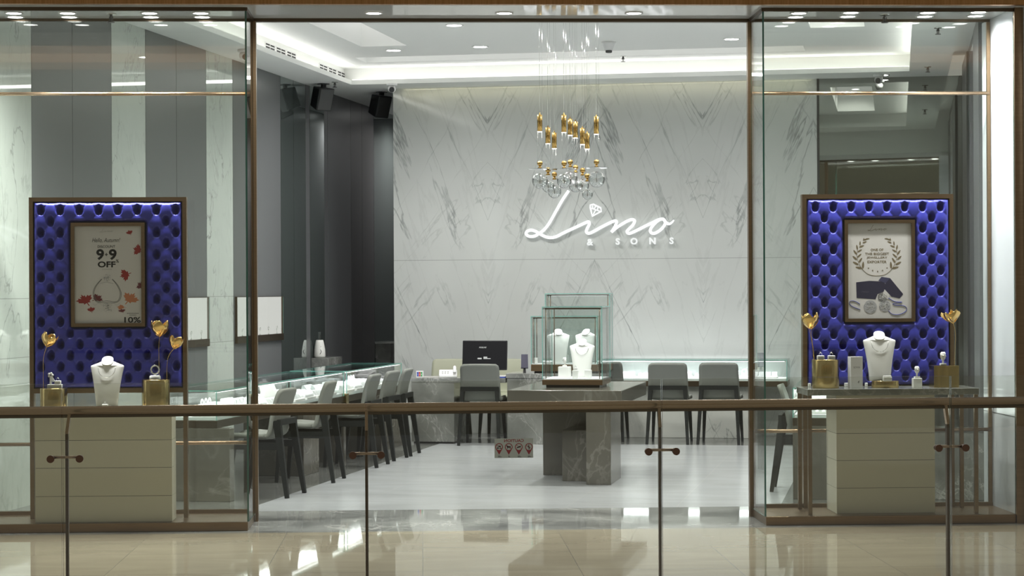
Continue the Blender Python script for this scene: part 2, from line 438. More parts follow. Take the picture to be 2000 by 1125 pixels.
# ------------------------------------------------------------------ walls of the shop
b = MB('marble_wall'); b.box(-5.60, -.835, YB, YB+.35, 0, ZS); struct(b.out('wall_back'))
b = MB('mirror_dark'); b.box(-.835, XR, YB+.02, YB+.3, 0, ZS); b.mat('panel_joint').box(-.84, -.815, YB-.004, YB+.02, 0, ZS); struct(b.out('wall_back_right'))
b = MB('panel_dark'); b.box(XL-.2, -5.4, 26.5, 26.7, 0, ZS); b.box(-5.6, -5.4, YB+.35, 26.5, 0, ZS); struct(b.out('wall_passage'))
wl = MB('ceiling_white'); wl.box(XL-.25, XL-.02, 13.2, 26.7, 0, ZS); wl = struct(wl.out('wall_left'))
def strip(y0, y1, m, nm, joint=None):
    b = MB(m); g = .004
    ys = [y0] + ([joint] if joint else []) + [y1]
    for a, c in zip(ys, ys[1:]): b.box(XL-.02, XL, a+g, c-g, 0, ZS-.001)
    b.mat('panel_joint').box(XL-.021, XL-.012, y0, y1, 0, ZS-.001)
    return b.out(nm, wl)
strip(13.2, 14.58, 'marble_strip', 'marble_panel'); strip(14.58, 16.19, 'panel_grey', 'grey_panel', 15.365)
strip(16.19, 16.98, 'marble_strip', 'marble_panel'); strip(16.98, 18.58, 'panel_grey', 'grey_panel', 17.76)
strip(18.58, 19.37, 'marble_strip', 'marble_panel'); strip(19.37, 20.97, 'panel_grey', 'grey_panel')
strip(20.97, 21.91, 'mirror_left', 'mirror_panel', 21.45); strip(21.91, 22.07, 'panel_grey', 'grey_panel')
strip(22.07, 22.66, 'mirror_left', 'mirror_panel'); strip(22.66, 23.82, 'panel_grey', 'grey_panel', 22.80)
strip(23.82, 24.93, 'panel_dark', 'grey_panel', 24.35); strip(24.93, 26.5, 'mirror_left', 'mirror_panel')
wr = MB('panel_dark'); wr.box(XR+.02, XR+.25, 15.05, YB+.3, 0, ZS+.25); wr = struct(wr.out('wall_right'))
def rstrip(y0, y1, m, nm, x=XR):
    b = MB(m); b.box(x, XR+.02, y0+.004, y1-.004, 0, ZS+.1); return b.out(nm, wr)
rstrip(15.06, 16.2, 'panel_grey', 'grey_panel'); rstrip(16.2, 18.4, 'marble_strip', 'marble_panel'); rstrip(18.4, 19.6, 'panel_grey', 'grey_panel', XR-.03)
rstrip(19.6, 20.5, 'panel_grey', 'grey_panel'); rstrip(20.5, 21.2, 'mirror_dark', 'mirror_panel'); rstrip(21.2, YB, 'panel_dark', 'grey_panel', XR-.04)

# ------------------------------------------------------------------ ceiling with its coffer, coves and light slots
CX0, CX1, CY0, CY1 = -5.94, .15, 15.75, 22.05
b = MB('ceiling_white')
b.slab([(XL-.25, 13.60), (CX0, 13.71), (CX0, 26.7), (XL-.25, 26.7)], ZS, ZS+.05)
b.slab([(CX1, 15.13), (.56, 15.22), (.56, YB+.3), (CX1, YB+.3)], ZS, ZS+.05)
b.slab([(CX0, 13.71), (CX1, 15.13), (CX1, CY0), (CX0, CY0)], ZS, ZS+.05)
b.box(CX0, CX1, CY1, YB+.35, ZS, ZS+.05)
b.box(CX0, -5.4, YB+.35, 26.7, ZS, ZS+.05)
g = .11
b.box(CX0-g-.03, CX0-g, CY0-g, CY1+g, ZS+.05, ZC+.05); b.box(CX1+g, CX1+g+.03, CY0-g, CY1+g, ZS+.05, ZC+.05)
b.box(CX0-g, CX1+g, CY1+g, CY1+g+.03, ZS+.05, ZC+.05); b.box(CX0-g, CX1+g, CY0-g-.03, CY0-g, ZS+.05, ZC+.05)
xs = [CX0-g, -5.65, -5.33, -4.86, -.92, -.79, -.28, CX1+g]; ys = [CY0-g, 16.2, 19.70, 20.19, 21.12, 21.60, CY1+g]
holes = [(-5.33, -4.86, 16.2, 20.19), (-.79, -.28, 16.2, 19.70), (-5.65, -.92, 21.12, 21.60)]
for i in range(len(xs)-1):
    for j in range(len(ys)-1):
        cx, cy = (xs[i]+xs[i+1])/2, (ys[j]+ys[j+1])/2
        if any(h[0] < cx < h[1] and h[2] < cy < h[3] for h in holes): continue
        b.box(xs[i], xs[i+1], ys[j], ys[j+1], ZC, ZC+.03)
for x0, x1, y0, y1 in holes:
    b.box(x0-.02, x0, y0, y1, ZC+.03, ZC+.3); b.box(x1, x1+.02, y0, y1, ZC+.03, ZC+.3)
    b.box(x0-.02, x1+.02, y0-.02, y0, ZC+.03, ZC+.3); b.box(x0-.02, x1+.02, y1, y1+.02, ZC+.03, ZC+.3)
# raised grazing slot beside the right wall
b.box(.50, XR+.25, 15.2, YB+.3, ZS+.25, ZS+.28); b.box(.48, .50, 15.21, YB+.3, ZS+.05, ZS+.26)
ceil = struct(b.out('ceiling'))
b = MB('cove'); e = .05
b.box(CX0-g+.02, CX0-.03, CY0, CY1, ZS+.051, ZS+.06); b.box(CX1+.03, CX1+g-.02, CY0, CY1, ZS+.051, ZS+.06)
b.box(CX0, CX1, CY1+.03, CY1+g-.02, ZS+.051, ZS+.06); b.out('cove_light', ceil)
b = MB('slot_fill_glow')
for x0, x1, y0, y1 in holes: b.box(x0, x1, y0, y1, ZC+.28, ZC+.29)  # added glowing tops brighten the recesses; the slots' own sources are downlights
b.out('slot_fill_glow', ceil)
b = MB('cove'); b.box(.505, .545, 15.5, YB-.1, ZS+.055, ZS+.065); b.out('cove_light', ceil)

# ------------------------------------------------------------------ shop front: fascia, soffit, display windows
b = MB('fascia_bronze'); b.box(-6, 7, 13.62, 13.67, 3.508, 3.60); b.mat('bronze_dark').box(-6, 7, 13.60, 13.67, 3.60, 4.3); o = struct(b.out('trim_1')); o.rotation_euler.z = FAC
b = MB('soffit_gloss'); b.box(-6, 7, 13.67, 14.44, 3.51, 3.58); o = struct(b.out('ceiling')); o.rotation_euler.z = FAC
b = MB('ceiling_white'); b.box(-3.6, 4.4, 14.42, 14.46, 3.58, 4.45); o = struct(b.out('wall_front')); o.rotation_euler.z = FAC
b = MB('bronze_dark'); b.box(-1.17, 2.33, 14.35, 14.40, 3.487, 3.51); o = struct(b.out('trim_2')); o.rotation_euler.z = FAC
def window(nm, u0, u1, corner, zbar, zlow):
    """glass display window standing in front of the shop line; corner = the free end ('R' or 'L')"""
    e = MB('bronze')
    e.box(u0, u1, V0-.012, V1+.02, 0, .06, .004)
    root = struct(e.out(nm)); root.rotation_euler.z = FAC
    f = MB('bronze_dark')
    f.box(u0, u1, V0-.006, V0+.018, 3.487, 3.51); f.box(u0, u1, V1-.01, V1+.015, 3.492, 3.51)
    s = u1 if corner == 'R' else u0
    f.box(s-.012, s+.012, V0, V1, 3.487, 3.51)
    f.out('top_frame', root)
    f = MB('bronze')
    f.box(u0, u1, V1-.02, V1+.015, .06, .085)
    for c in (u0+.012, u1-.012): f.box(c-.012, c+.012, V1-.012, V1+.012, .06, 3.49)
    f.box(u0+.02, u1-.02, V1-.018, V1-.010, .06, .15) if False else None
    f.out('back_frame', root)
    f = MB('chrome' if False else 'bronze_rail'); f.cyl((u0+.01, V1-.015, zbar), (u1-.01, V1-.015, zbar), .013, n=16); f.out('transom_bar', root)
    f = MB('bronze_rail'); f.cyl((u0+.01, V1-.015, zlow), (u1-.01, V1-.015, zlow), .013, n=16); f.out('transom_bar', root)
    g_ = B(); g_.pane(u0, u1, V0, V0+.012, .06, 3.487); g_.out('front_glass', root)
    g_ = B(); g_.pane(u0+.02, u1-.02, V1-.004, V1+.006, .085, 3.492); g_.out('back_glass', root)
    g_ = B(); g_.pane(s-.006 if corner == 'R' else s-.006, s+.006, V0+.012, V1-.012, .06, 3.487); g_.out('side_glass', root)
    return root
window('window_1', -3.20, -1.17, 'R', 2.985, .55)
window('window_2', 2.325, 4.04, 'L', 2.985, .60)
b = MB('bronze'); b.box(-1.165, -1.145, 14.34, 14.40, 0, 3.49); b.box(-1.19, -1.176, 14.34, 14.40, 0.06, 3.49); o = struct(b.out('trim_3')); o.rotation_euler.z = FAC
b = MB('bronze'); b.box(2.305, 2.325, 14.34, 14.40, 0, 3.49); o = struct(b.out('trim_4')); o.rotation_euler.z = FAC
b = MB('white_gloss'); b.box(4.045, 4.30, V0, 14.6, .06, 3.51); b.mat('bronze').box(4.04, 4.10, V0-.03, V0, 0, 3.51); b.mat('bronze').box(4.035, 4.30, V0, 14.6, 0, .06)
b.mat('panel_joint').box(4.0435, 4.0455, V0, 14.6, .72, .724)
o = struct(b.out('wall_window_side')); o.rotation_euler.z = FAC
b = MB('white_gloss'); b.box(4.10, 7, 13.70, 13.95, 0, 3.51); b.box(-6, -3.22, 13.70, 13.95, 0, 3.51); o = struct(b.out('wall_mall')); o.rotation_euler.z = FAC
d = bpy.data.lights.new('wall_washer', 'AREA'); d.shape = 'RECTANGLE'; d.size = 4.6; d.size_y = .03; d.energy = 1.6; d.color = (1, .93, .62)
o = bpy.data.objects.new('wall_washer', d); COL.objects.link(o); o.location = (-3.2, YB-.10, ZS-.004); o.rotation_euler = (R(18), 0, 0); o.parent = ceil
for (x, y, sx, rz_) in ((CX0-.04, 18.9, 6.0, -90), (CX1+.04, 18.9, 6.0, 90), ((CX0+CX1)/2, CY1+.04, 5.8, 180)):
    d = bpy.data.lights.new('cove_lamp', 'AREA'); d.shape = 'RECTANGLE'; d.size = sx; d.size_y = .05; d.energy = 4.5; d.color = (1, .99, .95)
    o = bpy.data.objects.new('cove_lamp', d); COL.objects.link(o); o.location = (x, y, ZS+.075); o.rotation_euler = (R(90+38), 0, R(rz_)); o.parent = ceil
# opposite side of the mall, far behind the viewer, with its warm cove
b = MB('white_panel'); b.box(-22, 26, -8.6, -8.2, -.25, 7.5); b.mat('mall_cove').box(-22, 26, -8.2, -8.15, 5.60, 5.88); o = struct(b.out('wall_opposite')); o.rotation_euler.z = FAC

# ------------------------------------------------------------------ ceiling lamps and fittings
for i, (px, py, lab) in enumerate(((730, 25, 'left of the three round lamps set in the glossy soffit above the open entrance'),
                                   (985, 25, 'middle of the three round lamps set in the glossy soffit above the open entrance'),
                                   (1238, 25, 'right of the three round lamps set in the glossy soffit above the open entrance'))):
    p = PZ(px, py, 3.51); downlight(p, lab, 26, 'lamps in the soffit over the entrance', .05)
ORD = ('first', 'second', 'third', 'fourth', 'fifth', 'sixth', 'seventh', 'eighth', 'ninth', 'tenth', 'eleventh', 'twelfth', 'thirteenth', 'fourteenth', 'fifteenth', 'sixteenth')
ords = ('leftmost', 'second', 'third', 'rightmost')
for k, (side, pts) in enumerate((('left', ((27, 25), (132, 25), (292, 25), (392, 25))), ('right', ((1560, 25), (1662, 24), (1812, 24), (1911, 23))))):
    for row, dy in (('front', 0), ('rear', 7.5)):
        for j, (px, py) in enumerate(pts):
            p = PZ(px+(3 if side == 'left' else -6)*(row == 'rear'), py+dy, 3.51)
            downlight(p, f'{ords[j]} round lamp of the {row} row in the top of the {side} display window', (60 if side == 'left' else 26) if row == 'front' else 12, f'lamps in the top of the {side} display window', .05)
for (px, py, lab) in ((887, 49, 'round ceiling lamp nearest the entrance frame, left of the pendant cluster'), (769, 98, 'round ceiling lamp near the left end of the bright ceiling slot'),
                      (938, 91, 'round ceiling lamp halfway between the left slot and the pendant wires'), (1429, 76, 'round ceiling lamp just left of the right entrance post')):
    downlight(PZ(px, py, ZC), lab, 60, 'round lamps in the shop ceiling', .07)
for x, y, w_ in ((-4.1, 17.0, 'left'), (-2.6, 17.0, 'middle'), (-1.3, 17.0, 'right')):
    downlight((x, y, ZC), w_+' of the three added unseen lamps that light the front of the shop', 60, 'added unseen lamps over the front of the shop', .07)  # added lamps above the view, there only to light the shop
for k, (px, py) in enumerate(((702, 50), (720, 58))):
    downlight(PZ(px, py, ZC+.27), ('upper' if k == 0 else 'lower')+' round lamp inside the recessed ceiling slot at the left', 25, 'lamps in the left ceiling slot', .05)
for j in range(5):
    downlight((-.535, 16.6+j*.62, ZC+.27), f'{ORD[j]} lamp from the front in the recessed ceiling slot at the right', 25 if j % 2 == 0 else 0, 'lamps in the right ceiling slot', .05)
downlight((-5.85, 25.7, ZS), 'round lamp in the low ceiling of the dark passage left of the marble wall', 60, None, .07)
downlight(PZ(1722, 150, ZS)+Vector((0, -.2, 0)), 'single round lamp over the dark mirrored wall at the right', 10, None, .07)

def sprinkler(p, lab):
    t = thing('sprinkler', lab, 'sprinkler', p, 0, None)
    b = MB('chrome'); b.lathe([(.035, -.006), (.035, 0)], (0, 0, 0), 16); b.out('escutcheon', t)
    b = MB('dark_metal'); b.cyl((0, 0, -.03), (0, 0, -.004), .010); b.cyl((0, 0, -.055), (0, 0, -.03), .005); b.lathe([(.024, -.060), (.026, -.056)], (0, 0, 0), 12)
    b.beam((-.012, 0, -.055), (-.012, 0, -.02), .004, .004); b.beam((.012, 0, -.055), (.012, 0, -.02), .004, .004); b.out('spray_head', t)
sprinkler(PZ(217, 27, 3.51), 'sprinkler head hanging in the top of the left display window')
sprinkler(PZ(1728, 28, 3.51), 'sprinkler head hanging in the top of the right display window')
sprinkler(PZ(654, 160, ZS), 'sprinkler head on the soffit above the dark left wall panels')
sprinkler(PZ(1217, 110, ZC), 'sprinkler head on the ceiling below the smoke detector, behind the pendants')
sprinkler(PZ(1812, 130, ZS), 'lower sprinkler head seen through the right display window')
sprinkler(PZ(1832, 54, ZS), 'upper sprinkler head seen through the right display window')
t = thing('smoke_detector', 'white funnel-shaped smoke detector on the ceiling right of the pendant wires', 'smoke detector', PZ(1189, 82, ZC))
b = MB('white_plastic'); b.lathe([(.035, -.085), (.045, -.075), (.065, -.02), (.075, 0)], (0, 0, 0), 20); b.out('housing', t)
b = MB('dark_metal'); b.lathe([(.02, -.11), (.033, -.105), (.033, -.085)], (0, 0, 0), 16); b.out('sensor', t)
def cctv(p, rz, lab):
    t = thing('security_camera', lab, 'security camera', p, rz)
    b = MB('white_plastic'); b.lathe([(.05, -.03), (.06, -.02), (.06, 0)], (0, 0, 0), 20); b.out('mount', t)
    b = MB('white_plastic'); b.ball((0, 0, -.06), .045); b.out('body', t)
    b = MB('black_plastic'); b.cyl((0, -.03, -.07), (0, -.052, -.08), .03, .028); b.out('lens', t)
cctv(PZ(778, 168, ZS)+Vector((0, -.3, 0)), R(12), 'small security camera at the top left corner of the marble wall')
cctv(Vector((PY(1716, 147, 22.3).x, 22.3, ZS+.002)), R(-10), 'security camera hanging over the right display window mirror')
cctv(PZ(500, 96, ZS)+Vector((-.12, 0, 0)), R(40), 'security camera on the left soffit just right of the left entrance post')
def speaker(p, rz, lab, tilt=R(18)):
    t = thing('loudspeaker', lab, 'speaker', p, rz, 'black loudspeakers under the left soffit')
    b = MB('black_plastic'); b.M = Matrix.Rotation(tilt, 4, 'X'); b.hexa([(-.10, -.09, -.29), (.10, -.09, -.29), (.08, .08, -.27), (-.08, .08, -.27), (-.10, -.09, -.03), (.10, -.09, -.03), (.08, .08, -.05), (-.08, .08, -.05)], .012); b.out('cabinet', t)
    b = MB('dark_metal'); b.M = Matrix.Rotation(tilt, 4, 'X'); b.box(-.085, .085, -.095, -.091, -.275, -.045); b.out('grille', t)
    b = MB('black_plastic'); b.beam((0, 0, 0), (0, .01, -.07), .05, .03); b.box(-.05, .05, -.04, .05, -.008, 0); b.out('bracket', t)
speaker(PZ(656, 172, ZS)+Vector((0, -.5, 0)), R(50), 'black loudspeaker under the soffit above the dark grey wall panels')
p = PD(746, 205, 23.6); speaker((p.x, p.y, ZS), R(55), 'black loudspeaker in the passage beside the marble wall edge')
for k, (px, py) in enumerate(((547, 84), (648, 126))):
    p = PX(px, py, CX0-.112)
    t = thing('air_vent', ('near' if k == 0 else 'far')+' three-section air grille on the left side of the ceiling coffer', 'air vent', (CX0-.108, p.y, ZC-.09), 0, 'air grilles of the coffer')
    for s in (-1, 0, 1):
        b = MB('vent_dark'); b.box(-.002, .002, s*.36-.15, s*.36+.15, -.042, .042)
        b.mat('white_plastic')
        for z in (-.042, -.014, .014, .042): b.box(-.002, .008, s*.36-.155, s*.36+.155, z-.005, z+.005)
        for y in (-.155, 0, .155): b.box(-.002, .008, s*.36+y-.004, s*.36+y+.004, -.045, .045)
        b.out('grille', t)

# ------------------------------------------------------------------ script logo on the marble wall
SCRIPT = [(575, 80), (500, 190), (420, 330), (340, 470), (280, 550), (210, 605), (150, 635), (90, 635), (55, 605), (70, 575), (115, 560), (170, 575), (230, 610), (290, 640), (350, 652), (420, 640),
          (520, 590), (650, 530), (780, 470), (820, 460), (825, 490), (800, 540), (790, 580), (820, 600), (880, 575), (980, 520), (1100, 460), (1150, 448), (1155, 480), (1125, 540), (1095, 585)]
SCRIPT2 = [(1095, 585), (1160, 530), (1260, 465), (1340, 432), (1378, 448), (1355, 500), (1305, 550), (1285, 582), (1320, 600), (1420, 555), (1520, 505), (1600, 468)]
SCRIPT3 = [(1790, 485), (1755, 465), (1725, 428), (1670, 440), (1605, 500), (1570, 555), (1580, 592), (1625, 598), (1690, 560), (1735, 510), (1752, 460), (1725, 428)]
SCRIPT4 = [(1600, 468), (1660, 438), (1722, 425), (1755, 462), (1795, 485), (1830, 468), (1857, 438)]
p = PY(1168, 455, YB)
t = thing('logo_sign', 'glowing white script shop sign with a small diamond on the marble wall', 'sign', (p.x, YB, p.z))
C0 = Vector((p.x, YB, p.z))
def lp(cx, cy): q = PY(1020+cx/6.25, 360+cy/6.25, YB)-C0; return (q.x, -.045, q.z)
def lp2(cx, cy): q = PY(1020+cx/6.25, 360+cy/6.25, YB)-C0; return (q.x, q.z)
b = MB('sign_face')
for pts, rf in ((SCRIPT, None), (SCRIPT2, None), (SCRIPT3, None), (SCRIPT4, lambda s: 1-.55*max(0, s-.6)/.4)):
    b.tube(smooth_path([lp(*q) for q in pts], 6), .0165, 8, rf=rf)
b.out('script_lettering', t)
b = MB('sign_face')
dia = [(838, 255), (875, 245), (965, 290), (972, 330), (862, 392), (838, 290)]
b.tube([lp(*q) for q in dia], .0085, 8, True)
for a, c in (((838, 290), (968, 335)), ((862, 262), (870, 302)), ((930, 285), (925, 325)), ((905, 312), (862, 390)), ((845, 290), (862, 390)), ((905, 270), (885, 300))): b.tube([lp(*a), lp(*c)], .006, 6)
b.out('diamond', t)
for ch, cx, cy in (('&', 835, 707), ('S', 1172, 698), ('O', 1370, 695), ('N', 1595, 692), ('S', 1828, 690)):
    x, z = lp2(cx, cy); b = B(); text_into(b, ch, x, z, .075, -.03, bold=.035, depth=.025, mat='sign_letter'); b.out('letter', t)
for cx, cy in ((420, 330), (650, 530), (980, 520), (1260, 465), (1690, 560)): q = lp(cx, cy); b = MB('white_plastic'); b.cyl((q[0], -.045, q[2]), (q[0], 0, q[2]), .004); b.out('standoff', t)

# ------------------------------------------------------------------ chairs
SEATP = [(.245, .435), (.225, .455), (.10, .462), (-.03, .452), (-.10, .458)]
BACKP = [(-.10, .458), (-.140, .485), (-.162, .55), (-.176, .63), (-.192, .70), (-.212, .77), (-.236, .835)]
def chair_meshes(tag_, shell, inner):
    def interp(P, s):
        pts = smooth_path([(a[0], a[1], 0) for a in P], 5); k = s*(len(pts)-1); i = min(int(k), len(pts)-2); return pts[i].lerp(pts[i+1], k-i)
    def seat(u, v):
        q = interp(SEATP, v); w = .215-.03*max(0, .15-v)/.15; x = (u*2-1)*w
        return (x, q.x, q.y-.010+.022*abs(u*2-1)**3)
    def back(u, v):
        q = interp(BACKP, v); a = abs(u*2-1)
        w = .215-.012*v; 
        if v > .86: w -= .030*((v-.86)/.14)**3
        return ((u*2-1)*w, q.x+.018*a**2.2*min(1, v*1.6)*(1-.5*v), q.y)
    L = []
    b = MB(inner); b.sheet(seat, 10, 8, .032); L.append(('seat', b.mesh('seat')))
    b = MB(shell); b.sheet(back, 12, 16, .030); L.append(('backrest', b.mesh('backrest')))
    for s in (-1, 1):
        b = MB('chair_leg'); b.beam((s*.212, -.275, 0), (s*.180, -.185, .60), .028, .030, .042, .060); L.append(('leg', b.mesh('rear_leg')))
    for s in (-1, 1):
        b = MB('chair_leg'); b.beam((s*.205, .215, 0), (s*.185, .175, .42), .024, .026, .042, .050); L.append(('leg', b.mesh('front_leg')))
    b = MB('chair_leg')
    for s in (-1, 1): b.beam((s*.188, -.215, .40), (s*.188, .19, .40), .030, .055)
    b.beam((-.18, .17, .405), (.18, .17, .405), .03, .045, side=(0, 1, 0)); b.out
    L.append(('seat_frame', b.mesh('seat_frame')))
    b = MB('chair_leg'); b.beam((-.20, -.205, .585), (.20, -.205, .585), .030, .045, side=(0, 1, 0)); L.append(('crossbar', b.mesh('crossbar')))
    return L
CH = {'grey': chair_meshes('grey', 'chair_shell', 'chair_shell'), 'beige': chair_meshes('beige', 'chair_beige', 'chair_beige')}
def chair(x, y, rz, lab, kind='grey', group=None):
    t = thing('upholstered_chair', lab, 'chair', (x, y, 0), rz, group)
    for nm, me in CH[kind]:
        o = bpy.data.objects.new(nm, me); COL.objects.link(o); o.parent = t
    return t
g1 = 'chairs drawn up to the left glass counter'
for y, rz, lab in ((15.50, 88, 'pale grey chair with black legs nearest the entrance, at the left glass counter'),
                   (16.75, 93, 'pale grey chair seen side-on at the left counter, second from the entrance'),
                   (18.22, 90, 'third chair from the entrance along the left glass counter'),
                   (18.98, 87, 'fourth chair from the entrance along the left glass counter'),
                   (19.52, 92, 'farthest chair along the left glass counter, beside the grey marble desk')):
    chair(-4.91+random.uniform(-.01, .01), y, R(rz), lab, 'grey', g1)
p = PY(935, 800, 20.78); chair(p.x, 21.0, R(2), 'grey chair with its back to the viewer in front of the grey marble desk')
g2 = 'chairs at the rear glass counter'
p = (PZ(1262, 868, 0)+PZ(1345, 868, 0))/2; chair(p.x, p.y+.26, 0, 'left of the two grey chairs seen from behind at the rear glass counter', group=g2)
p = (PZ(1362, 868, 0)+PZ(1446, 868, 0))/2; chair(p.x, p.y+.26, R(-1), 'right of the two grey chairs seen from behind, beside the entrance post', group=g2)
p = PY(1178, 850, 21.5); chair(p.x, 21.755, R(0), 'grey chair at the rear counter mostly hidden behind the glass showcase on the stone table', group=g2)
chair(-.70, 16.50, R(-90), 'pale chair seen side-on through the left glass of the right display window')
p = PY(875, 720, 22.2); chair(p.x, 22.12, R(180), 'beige staff chair behind the marble desk, left of the computer screen', 'beige')
p = PY(984, 720, 22.3); chair(p.x, 22.18, R(178), 'beige staff chair behind the desk, right of the computer screen', 'beige')

# ------------------------------------------------------------------ glass counters along the walls
def bust(parent_name, lab, loc, rz, h=.34, chain='chrome', beads=0, cat='necklace display bust', group=None, chain_on=True):
    """white leather necklace bust, origin at its foot, front towards -Y"""
    k = h/.343
    t = thing('necklace_bust', lab, cat, loc, rz, group)
    prof = [(0, .071, .036, 0), (.02, .072, .037, 0), (.08, .078, .036, 0), (.14, .086, .035, 0), (.20, .096, .032, 0), (.24, .1045, .029, 0), (.258, .108, .027, 0), (.267, .109, .026, 0), (.2725, .106, .025, .05),
            (.276, .097, .026, .12), (.281, .080, .029, .28), (.286, .058, .031, .45), (.290, .042, .030, .62), (.295, .031, .029, .78), (.300, .030, .029, .82), (.3015, .038, .036, .76), (.306, .038, .036, .76), (.308, .034, .032, .76)]
    b = MB('white_leather'); n = 36; rings = []
    for z, rx, ry, tl in prof:
        ring = []
        for i in range(n):
            a = 2*PI*i/n; c, s_ = math.cos(a), math.sin(a)
            x = rx*math.copysign(abs(c)**.8, c); y = ry*math.copysign(abs(s_)**.8, s_)
            ring.append(b.v((x*k, (y+.03*(z/.296)**2-.008*tl)*k, (z+tl*y)*k)))
        rings.append(ring)
    for r0, r1 in zip(rings, rings[1:]):
        for i in range(n): b.face([r0[i], r0[(i+1) % n], r1[(i+1) % n], r1[i]], True)
    b.face(rings[0][::-1]); b.face(rings[-1]); b.out('form', t)
    if chain_on:
        pts = []
        for i in range(25):
            a = PI*i/24; x = .056*math.cos(a); z = .262-.066*math.sin(a)**.9
            yb = -.034 + .03*(z/.296)**2 - .002
            pts.append((x*k, (yb+.004*(abs(math.cos(a))**3))*k, z*k))
        b = MB(chain); b.tube(pts, .0017*k, 6)
        if beads:
            for i in (9, 12, 15): q = pts[i]; b.ball((q[0], q[1]-.002, q[2]), .0045*k, 10)
        b.out('necklace', t)
    return t
def ring_block_mesh():
    b = MB('white_leather'); b.box(-.022, .022, -.018, .018, 0, .026, .004); m1 = b.mesh('pad')
    b = MB('chrome'); b.torus((0, 0, .033), .010, .0014, 16, 6); b.ball((0, 0, .046), .0045, 8); m2 = b.mesh('ring')
    return m1, m2
RB = ring_block_mesh()
def ring_block(loc, rz, lab, group=None, s=1.):
    t = thing('ring_holder', lab, 'ring holder', loc, rz, group); t.scale = (s, s, s)
    for nm, me in zip(('pad', 'ring'), RB):
        o = bpy.data.objects.new(nm, me); COL.objects.link(o); o.parent = t
    return t
def tray_mesh(kind):
    b = MB('white_leather'); b.box(-.14, .14, -.10, .10, 0, .018, .004); tray = b.mesh('tray')
    b = MB('white_bed')
    if kind == 0:
        for i in range(7):
            for j in range(4): b.lathe([(.014, 0), (.013, .018), (.005, .030)], (-.117+i*.039, -.072+j*.048, .018), 8)
    elif kind == 1:
        for i in range(4):
            for j in range(2): b.hexa([(-.105+i*.07-.026, -.07+j*.09, .018), (-.105+i*.07+.026, -.07+j*.09, .018), (-.105+i*.07+.026, -.01+j*.09, .018), (-.105+i*.07-.026, -.01+j*.09, .018),
                                       (-.105+i*.07-.026, -.04+j*.09, .062), (-.105+i*.07+.026, -.04+j*.09, .062), (-.105+i*.07+.026, -.02+j*.09, .062), (-.105+i*.07-.026, -.02+j*.09, .062)])
    else:
        for i in range(3): b.lathe([(.034, 0), (.034, .03), (.030, .034)], (-.09+i*.09, 0, .018), 14); 
        for i in range(3): b.torus((-.09+i*.09, 0, .066), .026, .006, 18, 6)
    pads = b.mesh('ring_pads'); return tray, pads
TM = [tray_mesh(i) for i in range(3)]
def tray(loc, rz, lab, kind, group):
    t = thing('jewellery_tray', lab, 'jewellery tray', loc, rz, group)
    for nm, me in zip(('tray', 'ring_pads'), TM[kind]):
        o = bpy.data.objects.new(nm, me); COL.objects.link(o); o.parent = t
    return t
def counter(name, lab, x0, x1, y0, y1, blocks, front='x1', group=None, zb=.56, zt=.85, base='stone_dark'):
    """glass topped jewellery counter; front = side with the customers"""
    cx, cy = (x0+x1)/2, (y0+y1)/2
    t = thing(name, lab, 'glass counter', (cx, cy, 0), 0, group)
    X0, X1, Y0, Y1 = x0-cx, x1-cx, y0-cy, y1-cy
    b = MB('bronze_dark'); b.box(X0, X1, Y0, Y1, zb, zb+.06, .003); b.out('case_base', t)
    b = MB('white_bed'); b.box(X0+.015, X1-.015, Y0+.015, Y1-.015, zb+.06, zb+.085); b.out('display_bed', t)
    q = .008; g_ = B(); g_.pane(X0, X1, Y0, Y1, zt-q, zt, 'glass_case', 'glass_edge_case'); g_.out('top_glass', t)
    g_ = B()
    g_.pane(X0, X0+q, Y0, Y1, zb+.061, zt-q, 'glass_case', 'glass_edge_case'); g_.pane(X1-q, X1, Y0, Y1, zb+.061, zt-q, 'glass_case', 'glass_edge_case')
    g_.pane(X0+q, X1-q, Y0, Y0+q, zb+.061, zt-q, 'glass_case', 'glass_edge_case'); g_.pane(X0+q, X1-q, Y1-q, Y1, zb+.061, zt-q, 'glass_case', 'glass_edge_case')
    g_.out('side_glass', t)
    r = .007
    for a in ('front', 'rear'):
        b = MB('chrome'); 
        if front in ('x1', 'x0'):
            xx = (X1-.02 if front == 'x1' else X0+.02) if a == 'front' else (X0+.02 if front == 'x1' else X1-.02)
            b.box(xx-r, xx+r, Y0+.02, Y1-.02, zt-.016, zt-.009); b.mat('case_light').box(xx-r*.7, xx+r*.7, Y0+.03, Y1-.03, zt-.019, zt-.016)
        else:
            yy = (Y0+.02 if front == 'y0' else Y1-.02) if a == 'front' else (Y1-.02 if front == 'y0' else Y0+.02)
            b.box(X0+.02, X1-.02, yy-r, yy+r, zt-.016, zt-.009); b.mat('case_light').box(X0+.03, X1-.03, yy-r*.7, yy+r*.7, zt-.021, zt-.016)
        b.out('light_bar', t)
    ld = bpy.data.lights.new('bar_light', 'AREA'); ld.shape = 'RECTANGLE'; ld.energy = 3.2*max(X1-X0, Y1-Y0); ld.color = (.96, .98, 1)
    ld.size = X1-X0-.12; ld.size_y = Y1-Y0-.12; lo = bpy.data.objects.new('bar_light', ld); COL.objects.link(lo); lo.parent = t; lo.location = (0, 0, zt-.024)
    for bx0, bx1, by0, by1, mt in blocks:
        b = MB(mt); b.box(bx0-cx, bx1-cx, by0-cy, by1-cy, 0, zb, .004); b.out('pedestal', t)
    return t
counter('glass_counter', 'long lit glass counter on dark stone along the left wall, part nearest the entrance', -5.66, -5.10, 14.95, 18.62,
        [(-5.66, -5.0, 14.95, 15.06, 'stone_dark'), (-5.60, -5.055, 17.12, 17.60, 'stone_dark')], 'x1', 'left wall counters')
